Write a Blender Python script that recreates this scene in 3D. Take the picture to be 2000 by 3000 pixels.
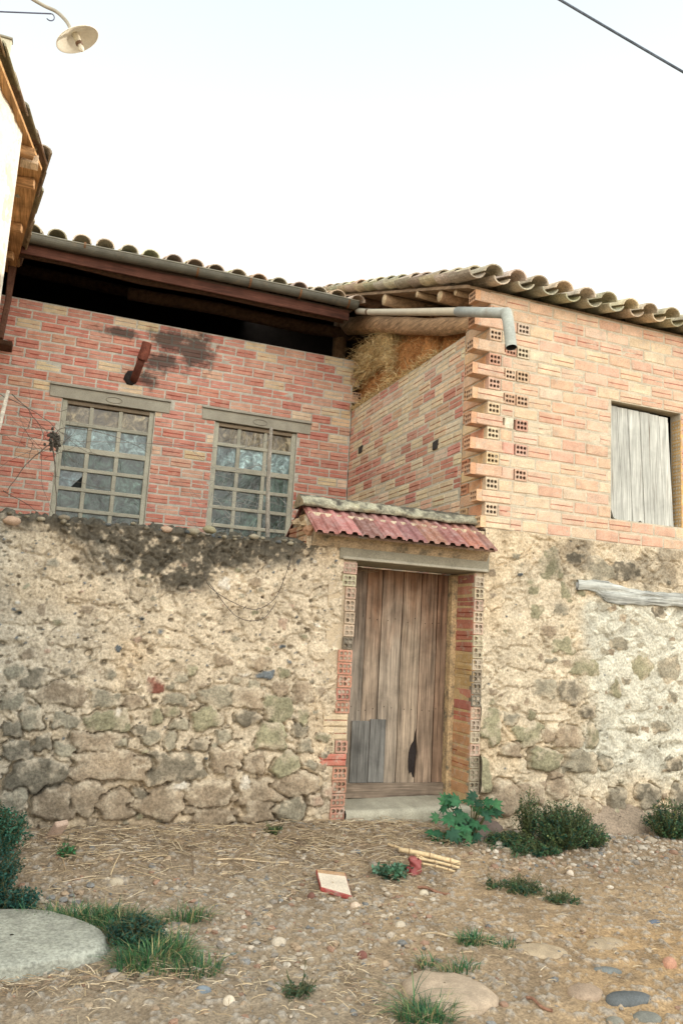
import bpy, math, random
import numpy as np
from mathutils import Matrix, Vector
R = math.radians
sc = bpy.context.scene
for o in list(bpy.data.objects): bpy.data.objects.remove(o)

# ------------------------------------------------------------------ camera
def cam_axes(yaw, pitch, roll):
    f = np.array([math.sin(yaw)*math.cos(pitch), math.cos(yaw)*math.cos(pitch), math.sin(pitch)])
    r0 = np.array([math.cos(yaw), -math.sin(yaw), 0.0]); u0 = np.cross(r0, f)
    r = r0*math.cos(roll)+u0*math.sin(roll)
    return r, np.cross(r, f), f
CAM = np.array([-3.58124, -5.99715, 1.41712])
cr, cu, cf = cam_axes(0.358654, 0.159125, 0.0566676)
cd = bpy.data.cameras.new('camera'); cam = bpy.data.objects.new('camera', cd)
sc.collection.objects.link(cam); sc.camera = cam
m = Matrix([[cr[i], cu[i], -cf[i], CAM[i]] for i in range(3)]+[[0, 0, 0, 1]])
cam.matrix_world = m
cd.sensor_fit = 'VERTICAL'; cd.sensor_height = 36; cd.lens = 27.998; cd.clip_start = 0.05; cd.clip_end = 600
sc.render.resolution_x = 682; sc.render.resolution_y = 1024

# ------------------------------------------------------------------ sky, sun, exposure
SUN_AZ, SUN_EL = R(14), R(18)          # azimuth from +X towards +Y
w = bpy.data.worlds.new('World'); sc.world = w; w.use_nodes = True
nt = w.node_tree; nt.nodes.clear()
out = nt.nodes.new('ShaderNodeOutputWorld')
sky = nt.nodes.new('ShaderNodeTexSky'); sky.sky_type = 'NISHITA'; sky.sun_disc = False
sky.sun_elevation = SUN_EL; sky.sun_rotation = R(90)-SUN_AZ
sky.air_density = 1.0; sky.dust_density = 3.0; sky.ozone_density = 1.0
bg = nt.nodes.new('ShaderNodeBackground'); bg.inputs[1].default_value = 0.07
nt.links.new(sky.outputs[0], bg.inputs[0])
tc = nt.nodes.new('ShaderNodeTexCoord'); sx = nt.nodes.new('ShaderNodeSeparateXYZ')
nt.links.new(tc.outputs['Generated'], sx.inputs[0])
def wramp(src, stops):
    r = nt.nodes.new('ShaderNodeValToRGB'); nt.links.new(src, r.inputs[0]); el = r.color_ramp.elements
    el[0].position, el[0].color = stops[0][0], (*stops[0][1], 1); el[1].position, el[1].color = stops[-1][0], (*stops[-1][1], 1)
    for p, c in stops[1:-1]: q = el.new(p); q.color = (*c, 1)
    return r.outputs[0]
thin = wramp(sx.outputs[2], [(0, (.80, .76, .70)), (.30, (.56, .56, .54)), (.42, (.455, .462, .455)), (.55, (.405, .425, .422)), (.70, (.335, .375, .38)), (.95, (.33, .38, .39))])
fill_sky = wramp(sx.outputs[2], [(0, (1, .95, .86)), (.5, (1, .98, .94)), (.95, (.45, .50, .52))])
nb = nt.nodes.new('ShaderNodeMath'); nb.operation = 'MULTIPLY_ADD'; nb.inputs[1].default_value = -1.3; nb.inputs[2].default_value = .42; nb.use_clamp = True
nt.links.new(sx.outputs[1], nb.inputs[0])                                   # 0 in front of the walls, 1 towards the street side where unseen sky brightness is added to front-light the walls
wm = nt.nodes.new('ShaderNodeMix'); wm.data_type = 'RGBA'; nt.links.new(nb.outputs[0], wm.inputs[0]); nt.links.new(thin, wm.inputs[6]); nt.links.new(fill_sky, wm.inputs[7])
ws = nt.nodes.new('ShaderNodeMath'); ws.operation = 'MULTIPLY_ADD'; ws.inputs[1].default_value = .35; ws.inputs[2].default_value = 1.06; nt.links.new(nb.outputs[0], ws.inputs[0])
veil = nt.nodes.new('ShaderNodeBackground'); nt.links.new(ws.outputs[0], veil.inputs[1]); nt.links.new(wm.outputs[2], veil.inputs[0])
mx = nt.nodes.new('ShaderNodeMixShader'); mx.inputs[0].default_value = 0.90     # thin pale veil, with the added fill side, over the blue
nt.links.new(bg.outputs[0], mx.inputs[1]); nt.links.new(veil.outputs[0], mx.inputs[2])
nt.links.new(mx.outputs[0], out.inputs[0])
sl = bpy.data.lights.new('sun', 'SUN'); sl.energy = 1.6; sl.angle = R(0.6); sl.color = (1.0, 0.90, 0.76)
so = bpy.data.objects.new('sun', sl); sc.collection.objects.link(so); so.location = (12, 2, 12)
sd = Vector((math.cos(SUN_EL)*math.cos(SUN_AZ), math.cos(SUN_EL)*math.sin(SUN_AZ), math.sin(SUN_EL)))
so.rotation_euler = sd.to_track_quat('Z', 'Y').to_euler()
vs = sc.view_settings; vs.view_transform = 'Standard'; vs.look = 'None'; vs.exposure = 1.4; vs.gamma = 1

# ------------------------------------------------------------------ noise
def _h(ix, iy, s):
    n = (ix.astype(np.int64)*374761393 + iy.astype(np.int64)*668265263 + s*1442695041) & 0xffffffff
    n = ((n ^ (n >> 13))*1274126177) & 0xffffffff
    n = ((n ^ (n >> 16))*2246822519) & 0xffffffff
    return ((n ^ (n >> 15)) & 0xffffff)/float(0xffffff)
def vn(x, y, s=0):
    x = np.asarray(x, float); y = np.asarray(y, float)
    ix = np.floor(x); iy = np.floor(y); fx = x-ix; fy = y-iy
    fx = fx*fx*(3-2*fx); fy = fy*fy*(3-2*fy)
    a = _h(ix, iy, s); b = _h(ix+1, iy, s); c = _h(ix, iy+1, s); d = _h(ix+1, iy+1, s)
    return (a*(1-fx)+b*fx)*(1-fy)+(c*(1-fx)+d*fx)*fy
def fbm(x, y, s=0, o=4, g=.5):
    t = 0; a = 1; n = 0; x = np.asarray(x, float); y = np.asarray(y, float)
    for i in range(o):
        t = t+a*vn(x, y, s+i*17); n += a; a *= g; x = x*2.03+5.1; y = y*2.03+1.7
    return t/n
def ss(a, b, x):
    t = np.clip((x-a)/(b-a), 0, 1); return t*t*(3-2*t)

# ------------------------------------------------------------------ mesh helpers
class MB:
    def __init__(s): s.v = []; s.f = []; s.c = []; s.n = 0
    def add(s, v, f, c=(.5, .5, .5)):
        v = np.asarray(v, float).reshape(-1, 3); k = len(v)
        s.v.append(v)
        if isinstance(f, np.ndarray): s.f.extend((f+s.n).tolist())
        else: s.f.extend([[i+s.n for i in q] for q in f])
        c = np.asarray(c, float)
        if c.ndim == 1: c = np.tile(c, (k, 1))
        s.c.append(c); s.n += k
    def box(s, a, b, c=(.5, .5, .5), M=None, jit=0, rnd=None):
        x0, y0, z0 = a; x1, y1, z1 = b
        v = np.array([[x0,y0,z0],[x1,y0,z0],[x1,y1,z0],[x0,y1,z0],[x0,y0,z1],[x1,y0,z1],[x1,y1,z1],[x0,y1,z1]], float)
        if jit: v += (np.random.RandomState(rnd).rand(8, 3)-.5)*2*jit
        if M is not None: v = v@np.array(M.to_3x3()).T+np.array(M.translation)
        s.add(v, [[0,3,2,1],[4,5,6,7],[0,1,5,4],[1,2,6,5],[2,3,7,6],[3,0,4,7]], c)
    def obox(s, O, U, V, N, c):      # box from corner O along three edge vectors
        O, U, V, N = [np.array(q, float) for q in (O, U, V, N)]
        v = [O, O+U, O+U+V, O+V, O+N, O+U+N, O+U+V+N, O+V+N]
        s.add(v, [[0,3,2,1],[4,5,6,7],[0,1,5,4],[1,2,6,5],[2,3,7,6],[3,0,4,7]], c)
    def prism(s, poly, y0, y1, c=(.5, .5, .5), ax=1):   # polygon in (x,z) pushed along y
        n = len(poly); v = []
        for y in (y0, y1):
            for p, q in poly: v.append((p, y, q) if ax == 1 else ((y, p, q) if ax == 0 else (p, q, y)))
        s.add(v, [list(range(n)), list(range(2*n-1, n-1, -1))]+[[i, i+n, (i+1) % n+n, (i+1) % n] for i in range(n)], c)
    def grid(s, V, c, closed=False):
        V = np.asarray(V, float); a, b = V.shape[:2]
        i = np.arange(a-1)[:, None]*b; j = np.arange(b-1)[None, :]
        p = i+j; f = np.stack([p, p+1, p+1+b, p+b], -1).reshape(-1, 4)
        c = np.asarray(c, float)
        if c.ndim == 3: c = c.reshape(-1, 3)
        s.add(V.reshape(-1, 3), f, c)
        if closed:
            f2 = np.stack([np.arange(a-1)*b+b-1, np.arange(a-1)*b, np.arange(1, a)*b, np.arange(1, a)*b+b-1], -1)
            s.f.extend((f2+s.n-a*b).tolist())
    def tube(s, pts, r, n=10, c=(.5, .5, .5), cap=True, lump=0, seed=0, sweep=None):
        pts = [np.array(p, float) for p in pts]; rs = r if hasattr(r, '__len__') else [r]*len(pts)
        rng = np.random.RandomState(seed); rings = []; up = None
        for i, p in enumerate(pts):
            t = pts[min(i+1, len(pts)-1)]-pts[max(i-1, 0)]; t /= (np.linalg.norm(t)+1e-9)
            if up is None:
                up = np.array([0, 0, 1.]) if abs(t[2]) < .9 else np.array([1., 0, 0])
            a = np.cross(up, t); a /= (np.linalg.norm(a)+1e-9); b = np.cross(t, a); up = b
            th = np.linspace(0, 2*math.pi, n, endpoint=False) if sweep is None else np.linspace(sweep[0], sweep[1], n)
            rr = rs[i]*(1+lump*(rng.rand(n)-.5))
            rings.append(p+np.outer(np.cos(th)*rr, a)+np.outer(np.sin(th)*rr, b))
        V = np.array(rings); s.grid(V, c, closed=sweep is None)
        if cap and sweep is None:
            base = s.n-len(pts)*n
            s.f.append([base+k for k in range(n)][::-1]); s.f.append([base+(len(pts)-1)*n+k for k in range(n)])
    def pebble(s, p, r, seed, c, rough=.18, flat=1.0, rot=None):
        rng = np.random.RandomState(seed); v = ICO[0].copy()
        v *= (1+rough*(rng.rand(len(v), 1)-.5)*2)
        v = v*np.array(r)
        a = rng.rand()*6.28 if rot is None else rot; ca, sa = math.cos(a), math.sin(a)
        v = np.stack([v[:, 0]*ca-v[:, 1]*sa, v[:, 0]*sa+v[:, 1]*ca, v[:, 2]], 1)+np.array(p)
        s.add(v, ICO[1], c)
    def build(s, name, mat, parent=None, loc=(0, 0, 0), smooth=False, angle=None):
        me = bpy.data.meshes.new(name)
        v = np.concatenate(s.v)-np.array(loc, float)
        me.from_pydata(v.tolist(), [], s.f)
        at = me.color_attributes.new('col', 'FLOAT_COLOR', 'POINT')
        c = np.ones((len(v), 4), np.float32); c[:, :3] = np.clip(np.concatenate(s.c), 0, 1)
        at.data.foreach_set('color', c.ravel())
        if smooth: me.polygons.foreach_set('use_smooth', [True]*len(me.polygons))
        me.materials.append(mat); me.update()
        o = bpy.data.objects.new(name, me); sc.collection.objects.link(o)
        o.location = loc
        if parent is not None:
            o.parent = parent; W = wl(parent); o.location = (loc[0]-W[0], loc[1]-W[1], loc[2]-W[2])
        return o
def wl(o):
    x = y = z = 0
    while o is not None: x += o.location[0]; y += o.location[1]; z += o.location[2]; o = o.parent
    return (x, y, z)
def ico(sub):
    import bmesh
    bm = bmesh.new(); bmesh.ops.create_icosphere(bm, subdivisions=sub, radius=1)
    v = np.array([q.co[:] for q in bm.verts]); f = np.array([[q.index for q in p.verts] for p in bm.faces]); bm.free()
    return v, f
ICO = ico(2); ICO1 = ico(1); ICO3 = ico(3)
def tag(o, label=None, cat=None, group=None, kind=None):
    if label: o['label'] = label
    if cat: o['category'] = cat
    if group: o['group'] = group
    if kind: o['kind'] = kind
    return o
def thing(name, loc, label, cat, group=None):
    o = bpy.data.objects.new(name, None); sc.collection.objects.link(o); o.location = loc; o.empty_display_size = .1
    return tag(o, label, cat, group)
def bevel(o, w=.004, seg=1):
    b = o.modifiers.new('bevel', 'BEVEL'); b.width = w; b.segments = seg; b.limit_method = 'ANGLE'; b.angle_limit = R(40); return o

# ------------------------------------------------------------------ materials
def base_mat(name, rough=.9, spec=.25):
    mt = bpy.data.materials.new(name); mt.use_nodes = True; n = mt.node_tree
    b = n.nodes['Principled BSDF']; b.inputs['Roughness'].default_value = rough
    b.inputs['Specular IOR Level'].default_value = spec
    return mt, n, b
def noise_node(n, scale, detail=6, rough=.6, vec=None, stretch=None, dist=0):
    t = n.nodes.new('ShaderNodeTexNoise'); t.inputs['Scale'].default_value = scale
    t.inputs['Detail'].default_value = detail; t.inputs['Roughness'].default_value = rough; t.inputs['Distortion'].default_value = dist
    if vec is None:
        vec = n.nodes.new('ShaderNodeNewGeometry').outputs['Position']
    if stretch:
        mp = n.nodes.new('ShaderNodeMapping'); mp.inputs['Scale'].default_value = stretch; n.links.new(vec, mp.inputs[0]); vec = mp.outputs[0]
    n.links.new(vec, t.inputs[0]); return t
def ramp_node(n, src, stops):
    r = n.nodes.new('ShaderNodeValToRGB'); el = r.color_ramp.elements
    el[0].position, el[1].position = stops[0][0], stops[-1][0]
    for q, s in zip((el[0], el[1]), (stops[0], stops[-1])):
        q.color = (*(s[1] if hasattr(s[1], '__len__') else (s[1],)*3), 1)
    for s in stops[1:-1]:
        q = el.new(s[0]); q.color = (*(s[1] if hasattr(s[1], '__len__') else (s[1],)*3), 1)
    n.links.new(src, r.inputs[0]); return r.outputs[0]
def mixc(n, a, b, f, mode='MIX'):
    m = n.nodes.new('ShaderNodeMix'); m.data_type = 'RGBA'; m.blend_type = mode
    for k, x in ((6, a), (7, b)):
        if hasattr(x, 'links'): n.links.new(x, m.inputs[k])
        else: m.inputs[k].default_value = (*x, 1)
    if hasattr(f, 'links'): n.links.new(f, m.inputs[0])
    else: m.inputs[0].default_value = f
    return m.outputs[2]
def bump(n, b, srcs):
    last = None
    for src, st, dist in srcs:
        q = n.nodes.new('ShaderNodeBump'); q.inputs['Strength'].default_value = st; q.inputs['Distance'].default_value = dist
        n.links.new(src, q.inputs['Height'])
        if last is not None: n.links.new(last, q.inputs['Normal'])
        last = q.outputs[0]
    n.links.new(last, b.inputs['Normal'])
def attr(n):
    a = n.nodes.new('ShaderNodeAttribute'); a.attribute_name = 'col'; return a.outputs['Color']
def attr_mat(name, rough=.92, mott=(9, .75, 1.2), fine=(120, .75, 1.25), bmp=.5, bd=.004, bs=90, stretch=None, spec=.2, stain=None, metallic=0):
    """colour from the mesh, broken up by two sizes of noise, optional stain colour"""
    mt, n, b = base_mat(name, rough, spec)
    c = attr(n)
    t1 = noise_node(n, mott[0], stretch=stretch); c = mixc(n, c, ramp_node(n, t1.outputs[0], [(.3, mott[1]), (.7, mott[2])]), 1, 'MULTIPLY')
    t2 = noise_node(n, fine[0], 4, stretch=stretch); c = mixc(n, c, ramp_node(n, t2.outputs[0], [(.3, fine[1]), (.7, fine[2])]), 1, 'MULTIPLY')
    if stain:
        t3 = noise_node(n, stain[1], 8, .7); c = mixc(n, c, stain[0], ramp_node(n, t3.outputs[0], [(stain[2], 0), (stain[3], stain[4])]))
    n.links.new(c, b.inputs['Base Color'])
    t4 = noise_node(n, bs, 6, .65, stretch=stretch)
    bump(n, b, [(t4.outputs[0], bmp, bd)]); b.inputs['Metallic'].default_value = metallic
    return mt
M = {}
M['rubble'] = attr_mat('rubble', .95, (7, .82, 1.14), (55, .62, 1.3), .9, .010, 70)
M['ground'] = attr_mat('ground', .97, (5, .82, 1.15), (70, .6, 1.35), .9, .008, 60)
M['brick'] = attr_mat('brick', .9, (14, .84, 1.12), (110, .8, 1.18), .6, .004, 60, stain=((.42, .37, .30), 26, .57, .72, .75))
def sooty():
    mt = attr_mat('brickred', .9, (14, .84, 1.12), (110, .8, 1.18), .6, .004, 60, stain=((.60, .43, .33), 8, .50, .75, .55))
    n = mt.node_tree; b = n.nodes['Principled BSDF']; old = b.inputs['Base Color'].links[0].from_socket
    pos = n.nodes.new('ShaderNodeNewGeometry').outputs['Position']; masks = []
    for cx, cz, rx, rz in ((-2.35, 4.85, .42, .20), (-2.08, 4.80, .30, .34), (-2.45, 4.60, .26, .20), (-2.62, 4.33, .16, .12), (-3.0, 4.86, .35, .08)):
        mp = n.nodes.new('ShaderNodeMapping'); mp.inputs['Location'].default_value = (-cx/rx, 0, -cz/rz); mp.inputs['Scale'].default_value = (1/rx, 0, 1/rz); n.links.new(pos, mp.inputs[0])
        ln = n.nodes.new('ShaderNodeVectorMath'); ln.operation = 'LENGTH'; n.links.new(mp.outputs[0], ln.inputs[0]); masks.append(ln.outputs['Value'])
    cur = masks[0]
    for m_ in masks[1:]:
        q = n.nodes.new('ShaderNodeMath'); q.operation = 'MINIMUM'; n.links.new(cur, q.inputs[0]); n.links.new(m_, q.inputs[1]); cur = q.outputs[0]
    t = noise_node(n, 9, 7, .7); q = n.nodes.new('ShaderNodeMath'); q.operation = 'MULTIPLY_ADD'; q.inputs[1].default_value = -2.2; q.inputs[2].default_value = 1.1
    n.links.new(t.outputs[0], q.inputs[0]); q2 = n.nodes.new('ShaderNodeMath'); q2.operation = 'ADD'; n.links.new(cur, q2.inputs[0]); n.links.new(q.outputs[0], q2.inputs[1])
    n.links.new(mixc(n, old, (.055, .048, .042), ramp_node(n, q2.outputs[0], [(.45, .85), (1.1, 0)])), b.inputs['Base Color']); return mt
M['brickred'] = sooty()
M['brickold'] = attr_mat('brickold', .9, (9, .8, 1.15), (110, .75, 1.2), .6, .004, 60, stain=((.45, .39, .31), 14, .52, .68, .8))
M['tile'] = attr_mat('tile', .9, (8, .7, 1.2), (60, .65, 1.3), .7, .005, 50, stain=((.13, .115, .09), 9, .58, .75, .7))
M['redtile'] = attr_mat('redtile', .85, (6, .75, 1.2), (70, .7, 1.25), .4, .003, 60, stain=((.36, .27, .25), 12, .46, .70, .7))
M['concrete'] = attr_mat('concrete', .92, (6, .82, 1.12), (90, .8, 1.18), .5, .003, 80, stain=((.2, .19, .16), 7, .6, .75, .5))
M['mortar'] = attr_mat('mortar', .95, (8, .7, 1.2), (60, .65, 1.3), 1.0, .012, 45, stain=((.13, .12, .09), 10, .5, .64, .85))
M['dark'] = attr_mat('dark', .95, (5, .8, 1.2), (50, .8, 1.2), .3, .004, 40)
M['stone'] = attr_mat('stone', .92, (12, .8, 1.15), (120, .8, 1.2), .5, .004, 70)
M['hay'] = attr_mat('hay', .9, (25, .6, 1.35), (140, .65, 1.35), .8, .008, 90)
M['straw'] = attr_mat('straw', .8, (10, .8, 1.2), (60, .8, 1.2), .2, .001, 90)
M['rust'] = attr_mat('rust', .85, (14, .6, 1.3), (90, .7, 1.3), .5, .003, 80)
M['paint'] = attr_mat('paint', .55, (10, .9, 1.06), (60, .92, 1.06), .15, .001, 60, spec=.4)
M['zinc'] = attr_mat('zinc', .6, (7, .75, 1.15), (60, .85, 1.12), .2, .002, 30, spec=.4, stain=((.24, .17, .10), 8, .58, .75, .6))
M['white'] = attr_mat('white', .95, (5, .86, 1.08), (40, .8, 1.12), .7, .008, 35, stain=((.42, .33, .22), 5, .56, .72, .7))
M['bark'] = attr_mat('bark', .9, (20, .6, 1.3), (90, .7, 1.3), .8, .006, 60)
def wood(name, rough=.85, ax='z', dark=(.5, .5, .5), k=1.0, crack=.5, soft=1.0):
    mt, n, b = base_mat(name, rough, .2)
    st = {'z': (1, 1, .05), 'x': (.05, 1, 1), 'y': (1, .05, 1)}[ax]
    c = attr(n)
    t1 = noise_node(n, 34*k, 7, .62, stretch=st, dist=.6)
    c = mixc(n, c, ramp_node(n, t1.outputs[0], [(.32, .5), (.5, .95), (.7, 1.25)]), soft, 'MULTIPLY')
    t5 = noise_node(n, 120*k, 4, .6, stretch=tuple(q if q == 1 else .03 for q in st)); c = mixc(n, c, ramp_node(n, t5.outputs[0], [(.3, .62), (.7, 1.28)]), 1, 'MULTIPLY')
    t2 = noise_node(n, 5*k, 5, .6, dist=.5); c = mixc(n, c, ramp_node(n, t2.outputs[0], [(.3, .72), (.7, 1.25)]), soft, 'MULTIPLY')
    t3 = noise_node(n, 60*k, 3, .5, stretch=tuple(q if q == 1 else .02 for q in st), dist=.2)
    cr_ = ramp_node(n, t3.outputs[0], [(.30, 1), (.36, 0)])
    c = mixc(n, c, dark, mixc(n, (0, 0, 0), cr_, crack, 'MIX'), 'MULTIPLY')
    n.links.new(c, b.inputs['Base Color'])
    bump(n, b, [(t1.outputs[0], .5, .004), (t3.outputs[0], .4, .004)])
    return mt
M['wood_z'] = wood('wood_z', ax='z'); M['wood_x'] = wood('wood_x', ax='x'); M['wood_y'] = wood('wood_y', ax='y')
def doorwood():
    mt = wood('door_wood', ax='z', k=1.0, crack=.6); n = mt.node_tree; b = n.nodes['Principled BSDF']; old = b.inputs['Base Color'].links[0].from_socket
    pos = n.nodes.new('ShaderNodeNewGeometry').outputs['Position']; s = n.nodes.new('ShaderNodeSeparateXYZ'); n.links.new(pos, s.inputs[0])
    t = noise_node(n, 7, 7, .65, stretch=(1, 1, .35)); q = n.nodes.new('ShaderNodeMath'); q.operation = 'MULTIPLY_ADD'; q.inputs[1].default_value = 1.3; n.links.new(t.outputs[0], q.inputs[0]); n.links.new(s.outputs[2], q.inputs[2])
    # sheltered under the lintel the boards kept their red-brown colour, darkened by painted-in lintel shade; below they have bleached
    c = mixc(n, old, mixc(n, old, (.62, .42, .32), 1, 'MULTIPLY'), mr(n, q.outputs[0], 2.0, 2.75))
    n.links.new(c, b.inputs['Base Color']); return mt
def mr(n, src, a, b_):
    m_ = n.nodes.new('ShaderNodeMapRange'); m_.inputs[1].default_value = a; m_.inputs[2].default_value = b_; n.links.new(src, m_.inputs[0]); return m_.outputs[0]
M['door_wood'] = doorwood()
M['palewood'] = wood('palewood', ax='z', dark=(.25, .16, .10), k=1.0, crack=1.0, soft=.45)
M['greywood'] = wood('greywood', ax='x', dark=(.2, .2, .22), k=1.0, crack=.9)
def _mb():
    mt = sooty(); mt.name = 'mortarbed'; return mt
M['mortarbed'] = _mb()
def leafmat(name, rough=.6):
    mt, n, b = base_mat(name, rough, .3); c = attr(n)
    t = noise_node(n, 18, 3); c = mixc(n, c, ramp_node(n, t.outputs[0], [(.3, .7), (.7, 1.3)]), 1, 'MULTIPLY')
    n.links.new(c, b.inputs['Base Color'])
    tr = n.nodes.new('ShaderNodeBsdfTranslucent'); n.links.new(c, tr.inputs[0])
    mx = n.nodes.new('ShaderNodeMixShader'); mx.inputs[0].default_value = .25
    n.links.new(b.outputs[0], mx.inputs[1]); n.links.new(tr.outputs[0], mx.inputs[2])
    n.links.new(mx.outputs[0], n.nodes['Material Output'].inputs[0]); return mt
M['leaf'] = leafmat('leaf')
def glassmat():
    mt, n, b = base_mat('dirty_glass', .12, .6)
    t = noise_node(n, 9, 8, .7, dist=1.2); t2 = noise_node(n, 3, 4, .6, stretch=(1, 1, .6), dist=2.5)
    c = mixc(n, ramp_node(n, t.outputs[0], [(.34, .25), (.50, .75), (.60, 1.5), (.74, 3.2)]), attr(n), 1, 'MULTIPLY')
    n.links.new(c, b.inputs['Base Color'])
    n.links.new(ramp_node(n, t2.outputs[0], [(.35, .1), (.65, .4)]), b.inputs['Roughness'])
    bump(n, b, [(t2.outputs[0], .35, .05), (t.outputs[0], .3, .01)]); return mt
M['glass'] = glassmat()

# ================================================================== SETTING: ground
def gz(x, y):
    x = np.asarray(x, float); y = np.asarray(y, float)
    zw = .045-.15*ss(-.6, .7, x)                        # ground is lower along the right-hand wall
    far = -.15-.05*ss(-1., -3.2, y)
    z = zw+(far-zw)*ss(-.03, -.95, y)
    z = z+.05*(fbm(x*.9, y*.9, 3, 3)-.5)*ss(0, -.8, y)
    z = z-.09*np.exp(-((x+.25)/.35)**2-((y+.22)/.22)**2)    # hollow under the fig
    z = z+.05*np.exp(-((x-.55)/1.3)**2-((y+.45)/.3)**2)     # gravel heaped against the wall
    return z
def dense(a, b, st, lo, hi):
    c = list(np.arange(a, b+st/2, st)); q = st; x = a
    pre = []
    while x > lo: q *= 1.35; x -= q; pre.append(x)
    post = []; q = st; x = c[-1]
    while x < hi: q *= 1.35; x += q; post.append(x)
    return np.array(pre[::-1]+c+post)
gx = dense(-4.0, 2.5, .0135, -70, 70); gy = dense(-3.3, .12, .0125, -70, 90)
X, Y = np.meshgrid(gx, gy)
Z = gz(X, Y)
near = ss(5, 2.6, np.abs(X+.7))*ss(-5, -3.4, Y)*ss(.8, .2, Y)
peb = fbm(X*32, Y*32, 11, 2)
Z = Z+near*(.022*(fbm(X*7, Y*7, 5, 4)-.5)+.013*(fbm(X*38, Y*38, 6, 3)-.5)+.012*ss(.58, .74, peb))
g1 = fbm(X*1.1, Y*1.1, 21, 4)[..., None]; g2 = fbm(X*6, Y*6, 22, 4)[..., None]
tan_ = np.array([.345, .25, .15]); grey = np.array([.285, .228, .158]); dk = np.array([.19, .14, .09]); org = np.array([.42, .275, .135])
col = grey+(tan_-grey)*ss(-2.6, -.6, X+ (g1[..., 0]-.5)*2)[..., None]
col = col+(org-col)*(ss(-1.3, -.2, X+(g1[..., 0]-.5))*ss(-1.5, -2.2, Y+(g1[..., 0]-.5)))[..., None]*.75
col = col+(dk-col)*(ss(.50, .66, g2[..., 0])*.5)[..., None]
col = col+(dk-col)*(ss(-1.15, -.5, Y+(g1[..., 0]-.5)*1.2)*.55)[..., None]      # old litter trodden into the soil by the wall
pc = ss(.60, .74, peb)[..., None]; col = col+(np.array([.36, .33, .28])-col)*pc*.7
b = MB(); b.grid(np.stack([X, Y, Z], -1), col)
tag(b.build('ground', M['ground'], smooth=True), 'bare dirt yard strewn with gravel and straw in front of the walls', kind='structure')

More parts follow.
